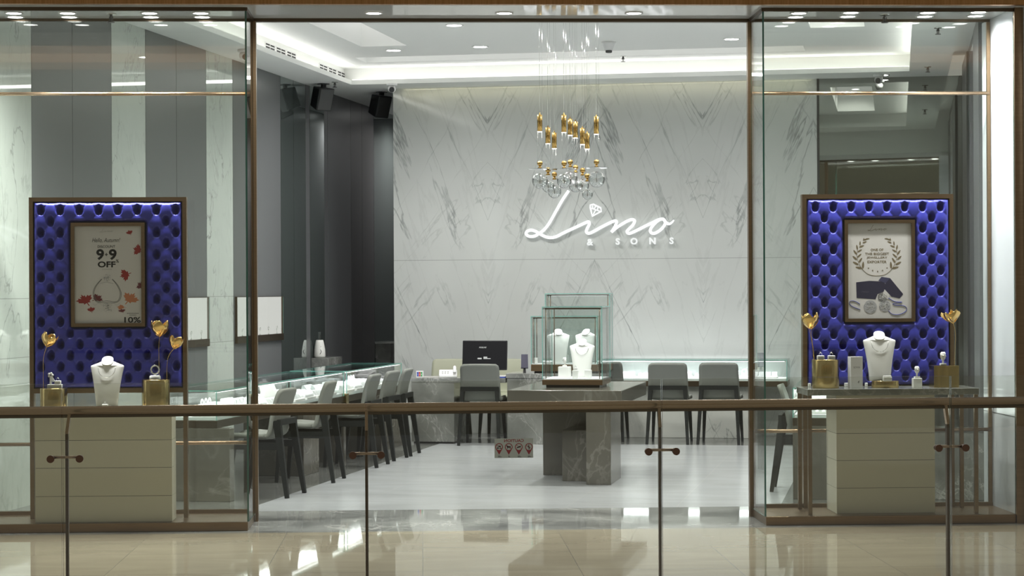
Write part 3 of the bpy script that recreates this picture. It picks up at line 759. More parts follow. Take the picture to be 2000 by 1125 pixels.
counter('glass_counter', 'rear part of the lit glass counter along the left wall, reaching the marble desk', -5.66, -5.10, 18.72, 20.90,
        [(-5.60, -5.055, 19.85, 20.88, 'stone_dark')], 'x1', 'left wall counters')
b = MB('brass'); b.box(-.03, .03, -.045, .045, .50, .64, .004); b.mat('stone_dark').box(-.28, .0, -.04, .04, 0, .50); o = b.out('corner_block', None, (-5.11, 18.67, 0)); tag(o, 'small brass joining block between the two left glass counters', 'joint block')
n = 0
for (yy, k) in ((15.15, 0), (15.50, 0), (15.85, 2), (16.2, 0), (16.55, 1), (16.9, 0), (17.25, 1), (17.6, 0), (17.95, 1), (18.3, 0), (18.95, 1), (19.3, 0), (19.65, 1), (20.0, 0), (20.35, 2), (20.65, 0)):
    for xx in (-5.22, -5.50):
        tray((xx+.0, yy, .646), R(90), f"{ORD[n]} white tray from the entrance in the {'aisle' if xx > -5.3 else 'wall'} side row of the left counters", k, 'trays in the left glass counters')
    n += 1
b = MB('grey_box'); b.sheet(lambda u, v: ((u-.5)*.30*(1-.5*v), .03*v, .14*v), 4, 4, .01); 
bust('b', 'small white necklace bust inside the left glass counter behind the second chair', (-5.50, 17.42, .665), R(30), .17, chain_on=False)
o_ = b.out('brochure_stand', None, (-5.36, 17.15, .668), R(70)); tag(o_, 'grey leaning card stand inside the left glass counter', 'card stand')

counter('glass_counter', 'lit glass counter on pale marble along the rear marble wall, behind the two grey chairs', -3.12, -1.145, 22.02, 22.55,
        [(-3.10, -1.55, 22.10, 22.5, 'marble_front')], 'y0', None, .56, .85)
for j in range(6):
    tray((-2.95+j*.31, 22.27, .646), 0, f'{ORD[j]} white tray from the left inside the rear glass counter', (1, 0, 1, 0, 2, 1)[j], 'trays in the rear glass counter')
counter('glass_counter', 'lit glass counter on stone along the right wall, seen through the right display window', -.78, .12, 15.75, 20.6,
        [(-.78, -.48, 15.75, 15.95, 'stone_dark'), (-.72, -.1, 17.3, 17.9, 'stone_dark'), (-.1, .10, 15.80, 15.95, 'stone_dark'), (-.1, .10, 19.8, 20.4, 'stone_dark')], 'x0', None)
for j in range(7):
    tray((-.60, 15.98+j*.33, .646), R(90), f'{ORD[j]} white tray from the entrance inside the right glass counter', (0, 1, 2)[j % 3], 'trays in the right glass counter')
t = thing('service_cabinet', 'grey marble cabinet panel low behind the right display window', 'cabinet', (.42, 15.95, 0))
b = MB('stone_grey'); b.box(-.28, .30, -.12, .12, 0, .53, .004); b.out('body', t)
b = MB('chrome'); b.box(-.28, .30, -.13, .13, .53, .545); b.out('top_edge', t)

# ------------------------------------------------------------------ marble desk
pl = PZ(804, 866, 0); pm = PZ(993, 866, 0); pr_ = PZ(1197, 864, 0)
t = thing('reception_desk', 'grey marble desk with a computer screen on it, in front of the marble wall', 'desk', ((pl.x+pm.x)/2, 21.25, 0))
w = (pm.x-pl.x)/2-.003; wp = PZ(890, 866, 0).x-(pl.x+pm.x)/2
b = MB('stone_grey'); b.box(-w, w, -.28, .28, .64, .69, .005); b.out('top', t)
b = MB('stone_grey'); b.box(-w, wp, -.28, .28, .02, .639, .003); b.out('body', t)
b = MB('black_plastic'); b.box(-w+.02, wp-.02, -.26, .26, 0, .02); b.out('toe_kick', t)
desk2x = (pm.x+pr_.x)/2
t = thing('showcase_counter', 'grey stone block carrying the tall glass cases behind the stone table', 'counter', (desk2x, 21.215, 0))
w = (pr_.x-pm.x)/2-.003
b = MB('stone_grey'); b.box(-w, w, -.245, .245, .69, .74, .004); b.out('top', t)
b = MB('stone_grey'); b.box(-w+.01, w-.01, -.235, .235, 0, .689); b.out('body', t)

# things on the desk
p = PY(946, 700, 21.30)
t = thing('computer_monitor', 'black computer screen standing on the marble desk, its face to the viewer', 'computer monitor', (p.x, 21.30, .69), R(-3))
b = MB('black_plastic'); b.M = Matrix.Rotation(R(-6), 4, 'X'); b.box(-.245, .245, -.014, .014, .07, .385, .008); b.out('screen_housing', t)
b = MB('ink'); b.M = Matrix.Rotation(R(-6), 4, 'X'); b.box(-.236, .236, -.0165, -.0145, .085, .375); b.out('screen', t)
b = MB('white_plastic'); b.box(-.11, .11, -.08, .08, 0, .010, .003); b.beam((0, .04, .01), (0, .02, .18), .05, .02); b.out('stand', t)
b = B(); b.M = Matrix.Rotation(R(-6), 4, 'X')
text_into(b, 'POSLIVE', -.02, .31, .016, -.0175, bold=.02, shear=.3, mat='screen_text')
b.mat('screen_text'); b.box(-.075, -.03, -.0176, -.0170, .185, .200); b.box(-.01, .03, -.0176, -.0170, .188, .212); b.box(.03, .068, -.0176, -.0170, .188, .196)
b.out('screen_text', t)
p = PY(876, 725, 21.12)
t = thing('telephone', 'white desk telephone with its handset on the marble desk', 'telephone', (p.x, 21.12, .69), R(12))
b = MB('white_plastic'); b.hexa([(-.10, -.09, 0), (.09, -.09, 0), (.09, .09, 0), (-.10, .09, 0), (-.10, -.09, .03), (.09, -.09, .03), (.09, .09, .08), (-.10, .09, .08)], .008); b.out('body', t)
b = MB('white_plastic'); b.tube(smooth_path([(.065, -.09, .05), (.065, -.05, .085), (.065, .03, .105), (.065, .09, .095)], 4), .018, 8); b.out('handset', t)
b = MB('ink_grey'); 
for i in range(3):
    for j in range(4): b.box(-.07+i*.028, -.052+i*.028, -.06+j*.026, -.044+j*.026, .030+j*.0072, .042+j*.0072)
b.out('keypad', t)
p = PY(820, 725, 21.08)
t = thing('card_sign', 'small white payment card sign with coloured bars on the left end of the desk', 'card sign', (p.x, 21.08, .69), R(8))
b = MB('white_plastic'); b.box(-.038, .038, -.006, .006, 0, .07, .002); b.out('plate', t)
for k, m in enumerate(('sign_blue', 'sign_red', 'sign_green')):
    b = MB(m); b.box(-.030+k*.020, -.013+k*.020, -.0075, -.0061, .012, .058); b.out('coloured_bar', t)
b = B(); 
for k, c in enumerate('JCB'): text_into(b, c, -.0215+k*.020, .033, .012, -.0078, bold=.02, mat='white_plastic')
b.out('lettering', t)
b = MB('paper')
for k in range(5): b.box(-.08+random.uniform(-.01, .01), .08, -.05, .05+random.uniform(-.01, .01), k*.002, k*.002+.0016)
o = b.out('paper_stack', None, (PY(842, 730, 21.14).x, 21.14, .69), R(15)); tag(o, 'loose pile of papers on the desk between card sign and telephone', 'papers')
p = PY(985, 732, 21.12)
b = MB('sign_blue'); b.box(-.07, .07, -.10, .10, 0, .012, .002); b.mat('paper').box(-.068, .068, -.098, .098, .012, .02); o = b.out('notebook', None, (p.x-.03, 21.12, .69), R(-5)); tag(o, 'blue-edged notebook on the desk right of the chair back', 'notebook')
p = PY(1031, 715, 21.10)
t = thing('card_terminal', 'dark card payment handset standing left of the glass cases', 'card terminal', (p.x-.035, 21.10, .74), R(10))
b = MB('black_plastic'); b.beam((0, 0, .0), (0, .01, .06), .03, .03, .02, .02); b.out('stem', t)
b = MB('ink_navy'); b.beam((0, -.02, .05), (0, .03, .19), .075, .03, .07, .025); b.out('handset', t)
p = PY(954, 708, 21.05)
t = thing('cable_box', 'white plastic adaptor box behind the top of the desk chair', 'adaptor', (p.x, 21.02, .69), 0)
b = MB('white_plastic'); b.box(-.05, .05, -.02, .02, 0, .05, .004); b.out('body', t)

# ------------------------------------------------------------------ stone table with its glass case
t = thing('stone_table', 'dark stone display table standing free in the middle of the shop floor', 'table', (-2.68, 17.45, 0))
def bx(nm, m, x0, x1, y0, y1, z0, z1): b = MB(m); b.box(x0+2.68, x1+2.68, y0-17.45, y1-17.45, z0, z1, .004); return b.out(nm, t)
bx('tabletop', 'stone_dark', -3.16, -2.21, 16.62, 18.30, .66, .78)
bx('pedestal', 'stone_dark', -2.514, -2.309, 16.68, 17.30, 0, .66)
bx('pedestal', 'stone_dark', -3.015, -2.52, 17.50, 18.05, 0, .66)
bx('plinth_block', 'stone_dark', -2.76, -2.516, 16.97, 17.49, 0, .43)
def showcase(name, lab, x0, y0, w, d, z0, zt, bar='bronze_dark', toe=.022, base=.045):
    t = thing(name, lab, 'glass case', (x0+w/2, y0+d/2, z0))
    H = zt-z0; X, Y = w/2, d/2; q = .006
    b = MB('black_plastic'); b.box(-X+.03, X-.03, -Y+.03, Y-.03, 0, toe); b.out('toe_kick', t)
    b = MB('bronze'); b.box(-X, X, -Y, Y, toe, toe+base, .002); b.out('base', t)
    zz = toe+base
    b = MB('white_bed'); b.box(-X+.012, X-.012, -Y+.012, Y-.012, zz, zz+.008); b.out('display_bed', t)
    b = MB(bar); r = .004
    for sx in (-1, 1):
        for sy in (-1, 1): b.cyl((sx*(X-.028), sy*(Y-.028), zz+.008), (sx*(X-.028), sy*(Y-.028), H-.018), r, n=8)
    for s in (-1, 1):
        b.box(-X+.022, X-.022, s*(Y-.028)-.006, s*(Y-.028)+.006, H-.024, H-.014); b.box(s*(X-.028)-.006, s*(X-.028)+.006, -Y+.022, Y-.022, H-.024, H-.014)
    b.out('frame', t)
    b = MB('case_light'); b.box(-X+.03, X-.03, -Y+.034, -Y+.044, H-.0245, H-.0242) if False else b.box(-X+.04, X-.04, Y-.045, Y-.036, H-.025, H-.021); b.out('light_bar', t)
    g_ = B(); g_.pane(-X, X, -Y, Y, H-q, H, 'glass_case', 'glass_edge_case'); g_.out('top_glass', t)
    g_ = B()
    for s in (-1, 1):
        a = sorted((s*X, s*(X-q))); g_.pane(a[0], a[1], -Y, Y, zz, H-q, 'glass_case', 'glass_edge_case')
        a = sorted((s*Y, s*(Y-q))); g_.pane(-X+q, X-q, a[0], a[1], zz, H-q, 'glass_case', 'glass_edge_case')
    g_.out('side_glass', t)
    ld = bpy.data.lights.new('bar_light', 'AREA'); ld.shape = 'RECTANGLE'; ld.energy = 1.1; ld.size = w-.1; ld.size_y = .08; lo = bpy.data.objects.new('bar_light', ld); COL.objects.link(lo)
    lo.parent = t; lo.location = (0, -Y+.08, H-.03)
    return zz+.008+z0
pA = PZ(1059, 757, .78); wA = .515
zA = showcase('glass_showcase', 'glass cube case with a white necklace bust on the stone table', pA.x, pA.y, wA, .50, .78, 1.465)
pC = PY(1037, 721, 20.99)
zC = showcase('glass_showcase', 'lower wide glass case behind the stone table, its bronze base on the grey stone block', pC.x, 20.99, .70, .23, .74, 1.335, base=.07)
zB = showcase('glass_showcase', 'tallest glass case, standing behind the other cases on the grey stone block', PY(1065, 700, 21.24).x, 21.235, .69, .21, .74, 1.57, base=.07)
cxA = pA.x+wA/2
def atA(px, dy): q = PY(px, 740, pA.y+dy); return (q.x, pA.y+dy, zA)
bust('b', 'white necklace bust with pendant inside the glass cube on the stone table', atA(1137, .27), R(4), .34)
def cube(loc, w, d, h, lab, mat='white_leather', rz=0.):
    t = thing('display_cube', lab, 'display cube', loc, rz); b = MB(mat); b.box(-w/2, w/2, -d/2, d/2, 0, h, .003); b.out('block', t); return t
x, y, z = atA(1103, .22); cube((x, y, z), .10, .09, .095, 'larger white cube left inside the glass case on the stone table')
def ring_finger(loc, lab, rz=0., s=1.):
    t = thing('ring_stand', lab, 'ring stand', loc, rz); t.scale = (s, s, s)
    b = MB('white_leather'); b.box(-.018, .018, -.015, .015, 0, .012, .003); b.lathe([(.006, .012), (.006, .03), (.014, .04), (.016, .07), (.010, .078)], (0, 0, 0), 14); b.out('post', t)
    b = MB('chrome'); b.torus((0, 0, .052), .0165, .003, 20, 6, Matrix.Rotation(R(70), 4, 'X')); b.ball((.004, -.012, .062), .006, 8); b.out('ring', t)
    return t
ring_finger((x, y, z+.095), 'ring stand on the larger white cube inside the glass case', 0, 1.)
x, y, z = atA(1124, .10); cube((x, y, z), .05, .05, .068, 'small white cube at the front of the glass case on the stone table')
ring_block((x, y, z+.068), 0, 'ring pad on top of the small white cube in the glass case', None, .8)
x, y, z = atA(1149, .14); cube((x, y, z), .055, .06, .07, 'white cube right of the bust foot inside the glass case')
for k, (px, a) in enumerate(((1093, 28), (1144, -30))):
    q = PY(px+2, 700, 21.2); bust('b', ('left' if k == 0 else 'right')+' tilted white bust in the lower wide glass case behind', (q.x, 21.078, zC), R(a*.5), .37, chain_on=False)
q = PY(1049, 700, 21.15); cube((q.x, 21.06, zC), .04, .04, .06, 'small white cube at the left end of the lower wide glass case')
q = PY(1075, 700, 21.15); ring_block((q.x, 21.06, zC), 0, 'ring pad on the bed of the lower wide glass case')
q = PY(1106, 690, 21.6); t = thing('bracelet_stand', 'white stepped bracelet stand in the rear glass cases', 'bracelet stand', (q.x, 21.34, zB))
b = MB('white_leather'); b.box(-.06, .06, -.04, .04, 0, .08, .004); b.box(-.03, .05, -.03, .03, .08, .15, .004); b.out('steps', t)
b = MB('chrome'); b.torus((.03, -.02, .185), .032, .004, 24, 6); b.out('bracelet', t)

# ------------------------------------------------------------------ lit showcases and vase at the left wall
for k, (y0, y1) in enumerate(((17.05, 18.57), (19.40, 20.955))):
    t = thing('wall_showcase', ('glowing white wall showcase seen between blue panel and entrance post' if k == 0 else 'glowing white wall showcase right behind the left entrance post'), 'wall showcase', (XL, (y0+y1)/2, 1.09), 0, 'lit wall showcases')
    h = (y1-y0)/2
    b = MB('niche_light'); b.box(.002, .006, -h+.007, h-.007, .071, .459); b.out('lit_back', t)
    b = MB('bronze_dark'); b.box(.002, .030, -h, h, 0, .07, .002); b.out('ledge', t)
    b = MB('bronze_dark'); b.box(.002, .028, -h, -h+.006, .07, .46); b.box(.002, .028, h-.006, h, .07, .46); b.box(.002, .028, -h, h, .46, .466); b.out('frame', t)
    g_ = B(); g_.pane(.025, .028, -h+.007, h-.007, .072, .458, 'glass_case', 'glass_edge_case'); g_.out('glass_door', t)
    b = MB('white_leather')
    for j in range(5): b.lathe([(.008, .071), (.008, .08), (.003, .085), (.003, .12)], (.015, -h+.2+j*(2*h-.4)/4, 0), 10); b.torus((.015, -h+.2+j*(2*h-.4)/4, .135), .018, .003, 16, 6, Matrix.Rotation(R(90), 4, 'Z'))
    b.out('earring_stands', t)
for k, (y0, y1, lab) in enumerate(((22.08, 22.65, 'grey marble ledge under the vase at the dark left wall'), (24.96, 26.2, 'pale stone ledge in the dark passage beside the marble wall'))):
    b = MB('stone_grey'); b.box(0, .20, -(y1-y0)/2, (y1-y0)/2, 0, .86 if k == 0 else .95, .004); o = b.out('marble_ledge', None, (XL+.001, (y0+y1)/2, 0)); tag(o, lab, 'ledge')
t = thing('vase', 'cream tapered vase with dark marks on the marble ledge at the left wall', 'vase', (XL+.070, 22.19, .861))
b = MB('white_leather'); b.lathe([(.058, 0), (.066, .02), (.062, .09), (.048, .17), (.040, .195), (.036, .198)], (0, 0, 0), 24); b.out('body', t)
b = MB('ink'); b.tube(smooth_path([(.020, -.061, .04), (.035, -.055, .07), (.020, -.053, .10), (.028, -.045, .13)], 3), .003, 6); b.out('painted_mark', t)
b = MB('glass_clear'); b.lathe([(.018, .198), (.018, .29)], (0, 0, 0), 12, cap=False); b.out('glass_neck', t)
# ------------------------------------------------------------------ pendant cluster
PEND = [(1054.3, 222, 258, 319, 353.5, 15.6, 1), (1070.2, 247, 281.5, 332, 364, 12.5, 0), (1082.7, 257, 291, 340.6, 374, 13.5, 0), (1101.5, 222, 259.6, 319, 353.5, 14.5, 1), (1113.7, 230, 265, 316.5, 348, 14, 0),
        (1124, 235.5, 270.4, 327, 362, 14, 0), (1137.6, 248, 283, 332.7, 362, 13, 0), (1147.0, 258, 292, 344, 380, 10.5, 0), (1164.8, 225.5, 263, 316.5, 350.5, 16.3, 1)]
PNAME = ('leftmost', 'second from left', 'third from left', 'fourth from left', 'fifth from left', 'sixth from left', 'seventh from left', 'second from right', 'rightmost')
for i, (px, t0, t1, bl, gl, gr, disc) in enumerate(PEND):
    d = 17.35 + (.0, .22, .45, .10, .38, .55, .30, .12, .02)[i]
    k = d/FPX
    P = PD(px, t1, d); zb = P.z
    def zz(py): return PD(px, py, d).z - zb
    t = thing('pendant_lamp', f'{PNAME[i]} of the brass tube pendants with glass globes hanging over the stone table', 'pendant lamp', P, random.uniform(0, 1), 'brass and glass pendants')
    top = zz(t0); H = ZC - zb - .031
    b = MB('brass_tube'); b.lathe([(.0215, .004), (.0215, top-.012), (.019, top-.010), (.006, top-.008), (.006, top+.006)], (0, 0, 0), 20); b.out('lamp_tube', t)
    b = MB('lamp_small'); b.lathe([(.0195, .002), (.0195, .004)], (0, 0, 0), 20); b.out('lens', t)
    b = MB('chrome'); b.cyl((0, 0, top), (0, 0, H), .0011, n=6); b.out('wire', t)
    b = MB('chrome'); b.cyl((.022, 0, .01), (.022, 0, H), .0008, n=6); b.out('wire', t)
    zl = zz(bl); zg = zz(gl); r = gr*k
    b = MB('glass_clear'); b.cyl((0.018, 0, zl), (0.018, 0, 0), .0028, n=8); b.cyl((-.018, 0, zl), (-.018, 0, 0), .0028, n=8); b.out('acrylic_rod', t)
    b = MB('brass_tube'); b.ball((0, 0, zl), .024, 16); b.lathe([(.014, zl-.046), (.022, zl-.042), (.010, zl-.030), (.010, zl-.018)], (0, 0, 0), 16); b.out('brass_ball', t)
    b = MB('glass_clear'); n = 14; b.lathe([(max(.006, r*math.sin(PI*j/n)), zg-r*math.cos(PI*j/n)) for j in range(n+1)], (0, 0, 0), 28)
    b.lathe([(max(.004, .94*r*math.sin(PI*j/n)), zg-.94*r*math.cos(PI*j/n)) for j in range(n+1)], (0, 0, 0), 28); b.out('globe', t)
    b = MB('dark_metal'); b.cyl((0, 0, zg-r*.35), (0, 0, zg+r*.9), .0028, n=8); b.out('inner_rod', t)
    if disc:
        b = MB('glass_clear'); b.lathe([(.105, zl-.052), (.105, zl-.047)], (0, 0, 0), 32); b.out('glass_disc', t)
P = PD(1110, 268, 17.6)
b = MB('soffit_gloss'); b.box(-.35, .35, -.25, .25, -.03, 0, .004); o = b.out('pendant_canopy', None, (P.x, P.y, ZC)); tag(o, 'pale ceiling plate carrying the wires of the pendant cluster', 'ceiling plate')

# ------------------------------------------------------------------ tufted blue display boards with posters
def local(v, uc):                    # pixel -> (x, z) on a board standing at depth v with its centre at uc
    return lambda px, py: (lambda q: (q[0]-uc, q[1]-.06))(fuz(px, py, v))
def board(lab, v, px0, px1, py0, py1, vx0, vx1, vy0, vy1, h0, h1, h2, h3, but, cols, rows, legs=True):
    u0, z1 = fuz(px0, py0, v); u1, z0 = fuz(px1, py1, v); uc = (u0+u1)/2; W_ = (u1-u0)/2
    t = thing('tufted_display_board', lab, 'display board', FW(uc, v, .06), FAC)
    L_ = local(v, uc); z0 -= .06; z1 -= .06
    vx0_, vz1 = L_(vx0, vy0); vx1_, vz0 = L_(vx1, vy1)
    b = MB('bronze')
    b.box(-W_, vx0_, -.025, .042, 0, z1); b.box(vx1_, W_, -.025, .042, 0, z1)
    b.box(vx0_, vx1_, -.025, .042, vz1, z1); b.box(vx0_, vx1_, -.025, .042, z0, vz0); b.out('frame', t)
    b = MB('panel_joint'); b.box(vx0_, vx1_, .0365, .0415, vz0, vz1); b.out('backing', t)
    # padding
    hx0, hz1 = L_(h0, h2); hx1, hz0 = L_(h1, h3)
    bx_, bz = L_(*but); pw = cols; ph = rows
    nx, nz = 190, 240
    b = MB('velvet'); bm = b.bm; V = {}
    def rim(d, w):
        return math.sqrt(max(0, 1-(1-min(max(d, 0)/w, 1))**2))
    def depth(x, z):
        e = rim(min(x-vx0_, vx1_-x, z-vz0, vz1-z), .030)
        dx = max(hx0-x, x-hx1, 0); dz = max(hz0-z, z-hz1, 0); inside = (hx0 < x < hx1 and hz0 < z < hz1)
        e *= rim(0 if inside else math.hypot(dx, dz), .028)
        a = (x-bx_)/pw; c = (z-bz)/ph
        pit = 0
        for ox, oz in ((0, 0), (.5, .5)):
            ii = round(a-ox); jj = round(c-oz)
            cx_, cz_ = (ii+ox), (jj+oz)
            X_, Z_ = bx_+cx_*pw, bz+cz_*ph
            if X_ < vx0_+.03 or X_ > vx1_-.03 or Z_ > vz1-.03 or Z_ < vz0+.02: continue
            if hx0-.03 < X_ < hx1+.03 and hz0-.03 < Z_ < hz1+.03: continue
            rr = math.sqrt(((x-X_)/.027)**2+((z-Z_-.006)/(.046 if z > Z_+.006 else .032))**2)
            if rr < 1: pit = max(pit, (1-rr)**.85*1.1)
        s1 = abs(math.sin(PI*(a+c))); s2 = abs(math.sin(PI*(a-c)))
        f = .035*math.exp(-s1*6)+.035*math.exp(-s2*6)
        puff = .93+.07*s1*s2
        return .080*e*(puff-f)*(1-min(pit, 1))
    for i in range(nx+1):
        for j in range(nz+1):
            x = vx0_+(vx1_-vx0_)*i/nx; z = vz0+(vz1-vz0)*j/nz
            V[i, j] = b.v((x, .036-depth(x, z), z))
    for i in range(nx):
        for j in range(nz):
            b.face([V[i, j], V[i+1, j], V[i+1, j+1], V[i, j+1]], True)
    b.out('padding', t)
    b = MB('bronze')
    fx0, fz1 = hx0, hz1; fx1, fz0 = hx1, hz0; w = .024
    b.box(fx0, fx0+w, -.045, .014, fz0, fz1); b.box(fx1-w, fx1, -.045, .014, fz0, fz1); b.box(fx0+w, fx1-w, -.045, .014, fz1-w, fz1); b.box(fx0+w, fx1-w, -.045, .014, fz0, fz0+w)
    b.out('poster_frame', t)
    b = MB('paper'); b.box(fx0+w, fx1-w, -.028, -.020, fz0+w, fz1-w); b.out('poster', t)
    return t, L_, (fx0+w, fx1-w, fz0+w, fz1-w)
YP = -.0284
bl, LL, rc = board('left tufted blue satin board in a bronze frame with an autumn discount poster', 14.12, 57.5, 366.5, 386, 766, 65.5, 358.5, 394, 757, 140, 285, 435.5, 637.5, (119, 414), .1305, .1525)
def zl_(cx, cy): return LL(120+cx/4.889, 420+cy/4.889)
MAPLE = [(0, 1), (.12, .62), (.3, .72), (.27, .38), (.6, .62), (.62, .42), (.98, .42), (.75, .12), (.85, -.02), (.35, -.30), (.42, -.5), (.06, -.42), (.05, -.9), (-.05, -.9), (-.06, -.42), (-.42, -.5), (-.35, -.30), (-.85, -.02), (-.75, .12), (-.98, .42), (-.62, .42), (-.6, .62), (-.27, .38), (-.3, .72), (-.12, .62)]
def leaf(b, cx, cy, s, rot, m, sq=1., clipx=None, y=YP):
    b.mat(m); c, s_ = math.cos(rot), math.sin(rot); x0, z0 = zl_(cx, cy); k = s
    ctr = b.v((x0, y, z0)); vs = []
    for a, d in MAPLE:
        X_ = x0+(a*c-d*s_)*k; Z_ = z0+(a*s_+d*c)*k*sq
        if clipx: X_ = min(X_, clipx)
        vs.append(b.v((X_, y, Z_)))
    for i in range(len(vs)): b.face([ctr, vs[i-1], vs[i]])
b = B()
for cx, cy, s, rot, m, sq in ((657, 170, .026, .4, 'ink_red', .8), (738, 335, .040, 1.2, 'ink_red', 1), (620, 570, .044, 1.9, 'ink_red', 1), (765, 675, .034, .8, 'ink_darkred', 1), (235, 815, .062, .5, 'ink_red', .75),
                              (345, 795, .045, -.9, 'ink_darkred', .7), (660, 800, .062, -.6, 'ink_orange', .8), (292, 905, .030, .2, 'ink_red', .8), (580, 880, .036, 1.4, 'ink_orange', .5), (585, 915, .028, .3, 'ink_darkred', .6)):
    leaf(b, cx, cy, s, rot, m, sq, rc[1]-.001)
b.out('leaf_print', bl)
b = B()
def put(b, s, cx, cy, hpx, wpx, bold=0., shear=0., mat='ink', M=zl_, sc=4.889, y=YP-.0002, v=14.12):
    x, z = M(cx, cy); k = v/FPX/sc; text_into(b, s, x, z, hpx*k, y, w=wpx*k, bold=bold, shear=shear, mat=mat)
put(b, 'Hello, Autumn!', 433, 243, 46, 265, .0, .35, 'ink'); put(b, 'DISCOUNT', 436, 302, 24, 165, .012)
put(b, '9', 376, 378, 104, 74, .035); put(b, '9', 496, 378, 104, 74, .035); put(b, '+', 435, 378, 30, 28, .02)
put(b, 'OFF', 438, 472, 58, 168, .035); put(b, '%', 540, 440, 32, 28, .02); put(b, '10%', 685, 1000, 54, 155, .02)
b.mat('ink_light')
for cy, x0, x1 in ((519, 395, 490), (938, 632, 745), (955, 655, 722)):
    n = 9
    for i in range(n):
        a = x0+(x1-x0)*i/n; p0 = zl_(a, cy-4); p1 = zl_(a+(x1-x0)/n*.7, cy+4); b.mat('ink_light' if cy < 600 else 'ink_grey').box(p0[0], p1[0], YP-.0002, YP, p1[1], p0[1])
b.out('lettering', bl)
def script_small(b, M, cx, cy, w, r, mat, y, sc):
    b.mat(mat)
    for pts in (SCRIPT, SCRIPT2, SCRIPT3, SCRIPT4):
        q = []
        for a, c in pts:
            x, z = M(cx+(a-950)/1800*w, cy+(c-420)/1800*w); q.append((x, y, z))
        b.tube(smooth_path(q, 3), r, 4)
b = B(); script_small(b, zl_, 435, 150, 125, .0009, 'ink_light', YP, 4.889); b.out('small_logo', bl)
b = MB('ink_grey')
def ring_print(b):
    P2 = lambda a, c: (zl_(a, c)[0], YP, zl_(a, c)[1])
    for off in (0, 9): b.tube(smooth_path([P2(390+off*.3, 610+off*.2), P2(330+off, 680), P2(308+off, 745), P2(325+off, 810-off), P2(360, 835-off), P2(440, 838-off*2), P2(530, 835-off), P2(568-off, 800-off), P2(575-off, 740), P2(545-off, 670), P2(492-off*.3, 612+off*.2)], 4), .0017, 5)
    b.mat('ink_silver')
    b.tube(smooth_path([P2(375, 655), P2(430, 642), P2(500, 655)], 4), .0014, 5)
    random.seed(3)
    for cx, cy, s in ((440, 600, 1), (450, 885, 1.25)):
        for k in range(70):
            a, rr = random.uniform(0, 2*PI), random.uniform(0, 40)*s
            b.mat(random.choice(('ink_silver', 'ink_grey', 'paper', 'ink_silver'))); q = zl_(cx+rr*math.cos(a), cy+rr*.8*math.sin(a)); w = random.uniform(.002, .005)
            b.prism([(q[0]-w, q[1]-w*.6), (q[0]+w, q[1]-w*.3), (q[0]+w*.2, q[1]+w)], YP-.0002-.00001*k, YP)
    for k in range(24):
        q = zl_(310+k*11, 850+10*math.sin(k)); b.mat('ink_silver').box(q[0]-.002, q[0]+.002, YP-.0002, YP, q[1]-.002, q[1]+.002)
ring_print(b); b.out('ring_print', bl)

brd, LR, rr_ = board('right tufted blue satin board in a bronze frame with a laurel wreath poster', 14.33, 1565.5, 1862, 380, 762, 1574, 1854.5, 388.5, 752, 1647, 1785, 430, 628, (1625.4, 407.8), .1270, .1490)
def zr_(cx, cy): return LR(1630+cx/5.112, 420+cy/5.112)
b = B()
for s, cy, w in (('ONE OF', 348, 130), ('THE BIGGEST', 389, 245), ('JEWELLERY', 428, 212), ('EXPORTER', 468, 195)): put(b, s, 415, cy, 26, w, .02, 0, 'ink_gold', zr_, 5.112, YP-.0002, 14.33)
b.out('lettering', brd)
b = B(); script_small(b, zr_, 418, 135, 190, .0010, 'ink_gold', YP, 5.112)
for i in range(8): q = zr_(375+i*12, 197); b.mat('ink_light').box(q[0]-.001, q[0]+.0012, YP-.0002, YP, q[1]-.001, q[1]+.001)
b.out('small_logo', brd)
b = MB('ink_gold')
def leaf2(b, cx, cy, L__, ang, wd=.32):
    x, z = zr_(cx, cy); k = L__*14.33/FPX/5.112/2; c, s_ = math.cos(ang), math.sin(ang)
    pts = [(math.cos(a)*1.0, math.sin(a)*wd*(1-.25*math.cos(a))) for a in [2*PI*i/12 for i in range(12)]]
    b.prism([(x+(p*c-q*s_)*k, z+(p*s_+q*c)*k) for p, q in pts], YP-.0003, YP)
LV = [(300, 245, 46, .25), (292, 272, 44, .35), (282, 243, 30, 1.3), (262, 313, 52, .35), (246, 283, 44, 1.5), (243, 357, 50, .55), (216, 322, 50, 1.75), (240, 405, 54, .75), (197, 372, 54, 2.2), (250, 452, 60, 1.0), (193, 428, 58, 2.4), (276, 500, 70, 1.5), (202, 482, 64, 2.65), (232, 526, 66, 2.9), (322, 238, 40, .1)]
for cx, cy, L__, a in LV: leaf2(b, cx, cy, L__, a); leaf2(b, 830-cx, cy, L__, PI-a)
P3 = lambda a, c: (zr_(a, c)[0], YP, zr_(a, c)[1])
b.tube(smooth_path([P3(225, 330), P3(215, 400), P3(235, 480), P3(270, 540), P3(330, 590), P3(415, 605), P3(500, 590), P3(560, 540), P3(595, 480), P3(615, 400), P3(605, 330)], 5), .0011, 5)
for cx, cy in ((330, 530), (372, 553), (421, 563), (470, 553), (515, 528)):
    x, z = zr_(cx, cy); b.prism([(x+.0065*(1 if i % 2 == 0 else .42)*math.sin(PI*i/5), z+.0065*(1 if i % 2 == 0 else .42)*math.cos(PI*i/5)) for i in range(10)], YP-.0003, YP)
b.out('laurel_print', brd)
def poly(b, m, pts, y0=.0003): b.mat(m).prism([zr_(*q) for q in pts], YP-y0, YP)
b = B()
poly(b, 'ink_navy', [(207, 672), (340, 657), (480, 665), (500, 690), (495, 760), (420, 790), (400, 842), (212, 828)], .0003)
poly(b, 'ink_navy_top', [(428, 655), (460, 617), (545, 630), (500, 682)], .0006)
poly(b, 'ink_navy', [(500, 682), (545, 630), (675, 788), (642, 832), (560, 815), (492, 745)], .0005)
b.mat('ink_light'); 
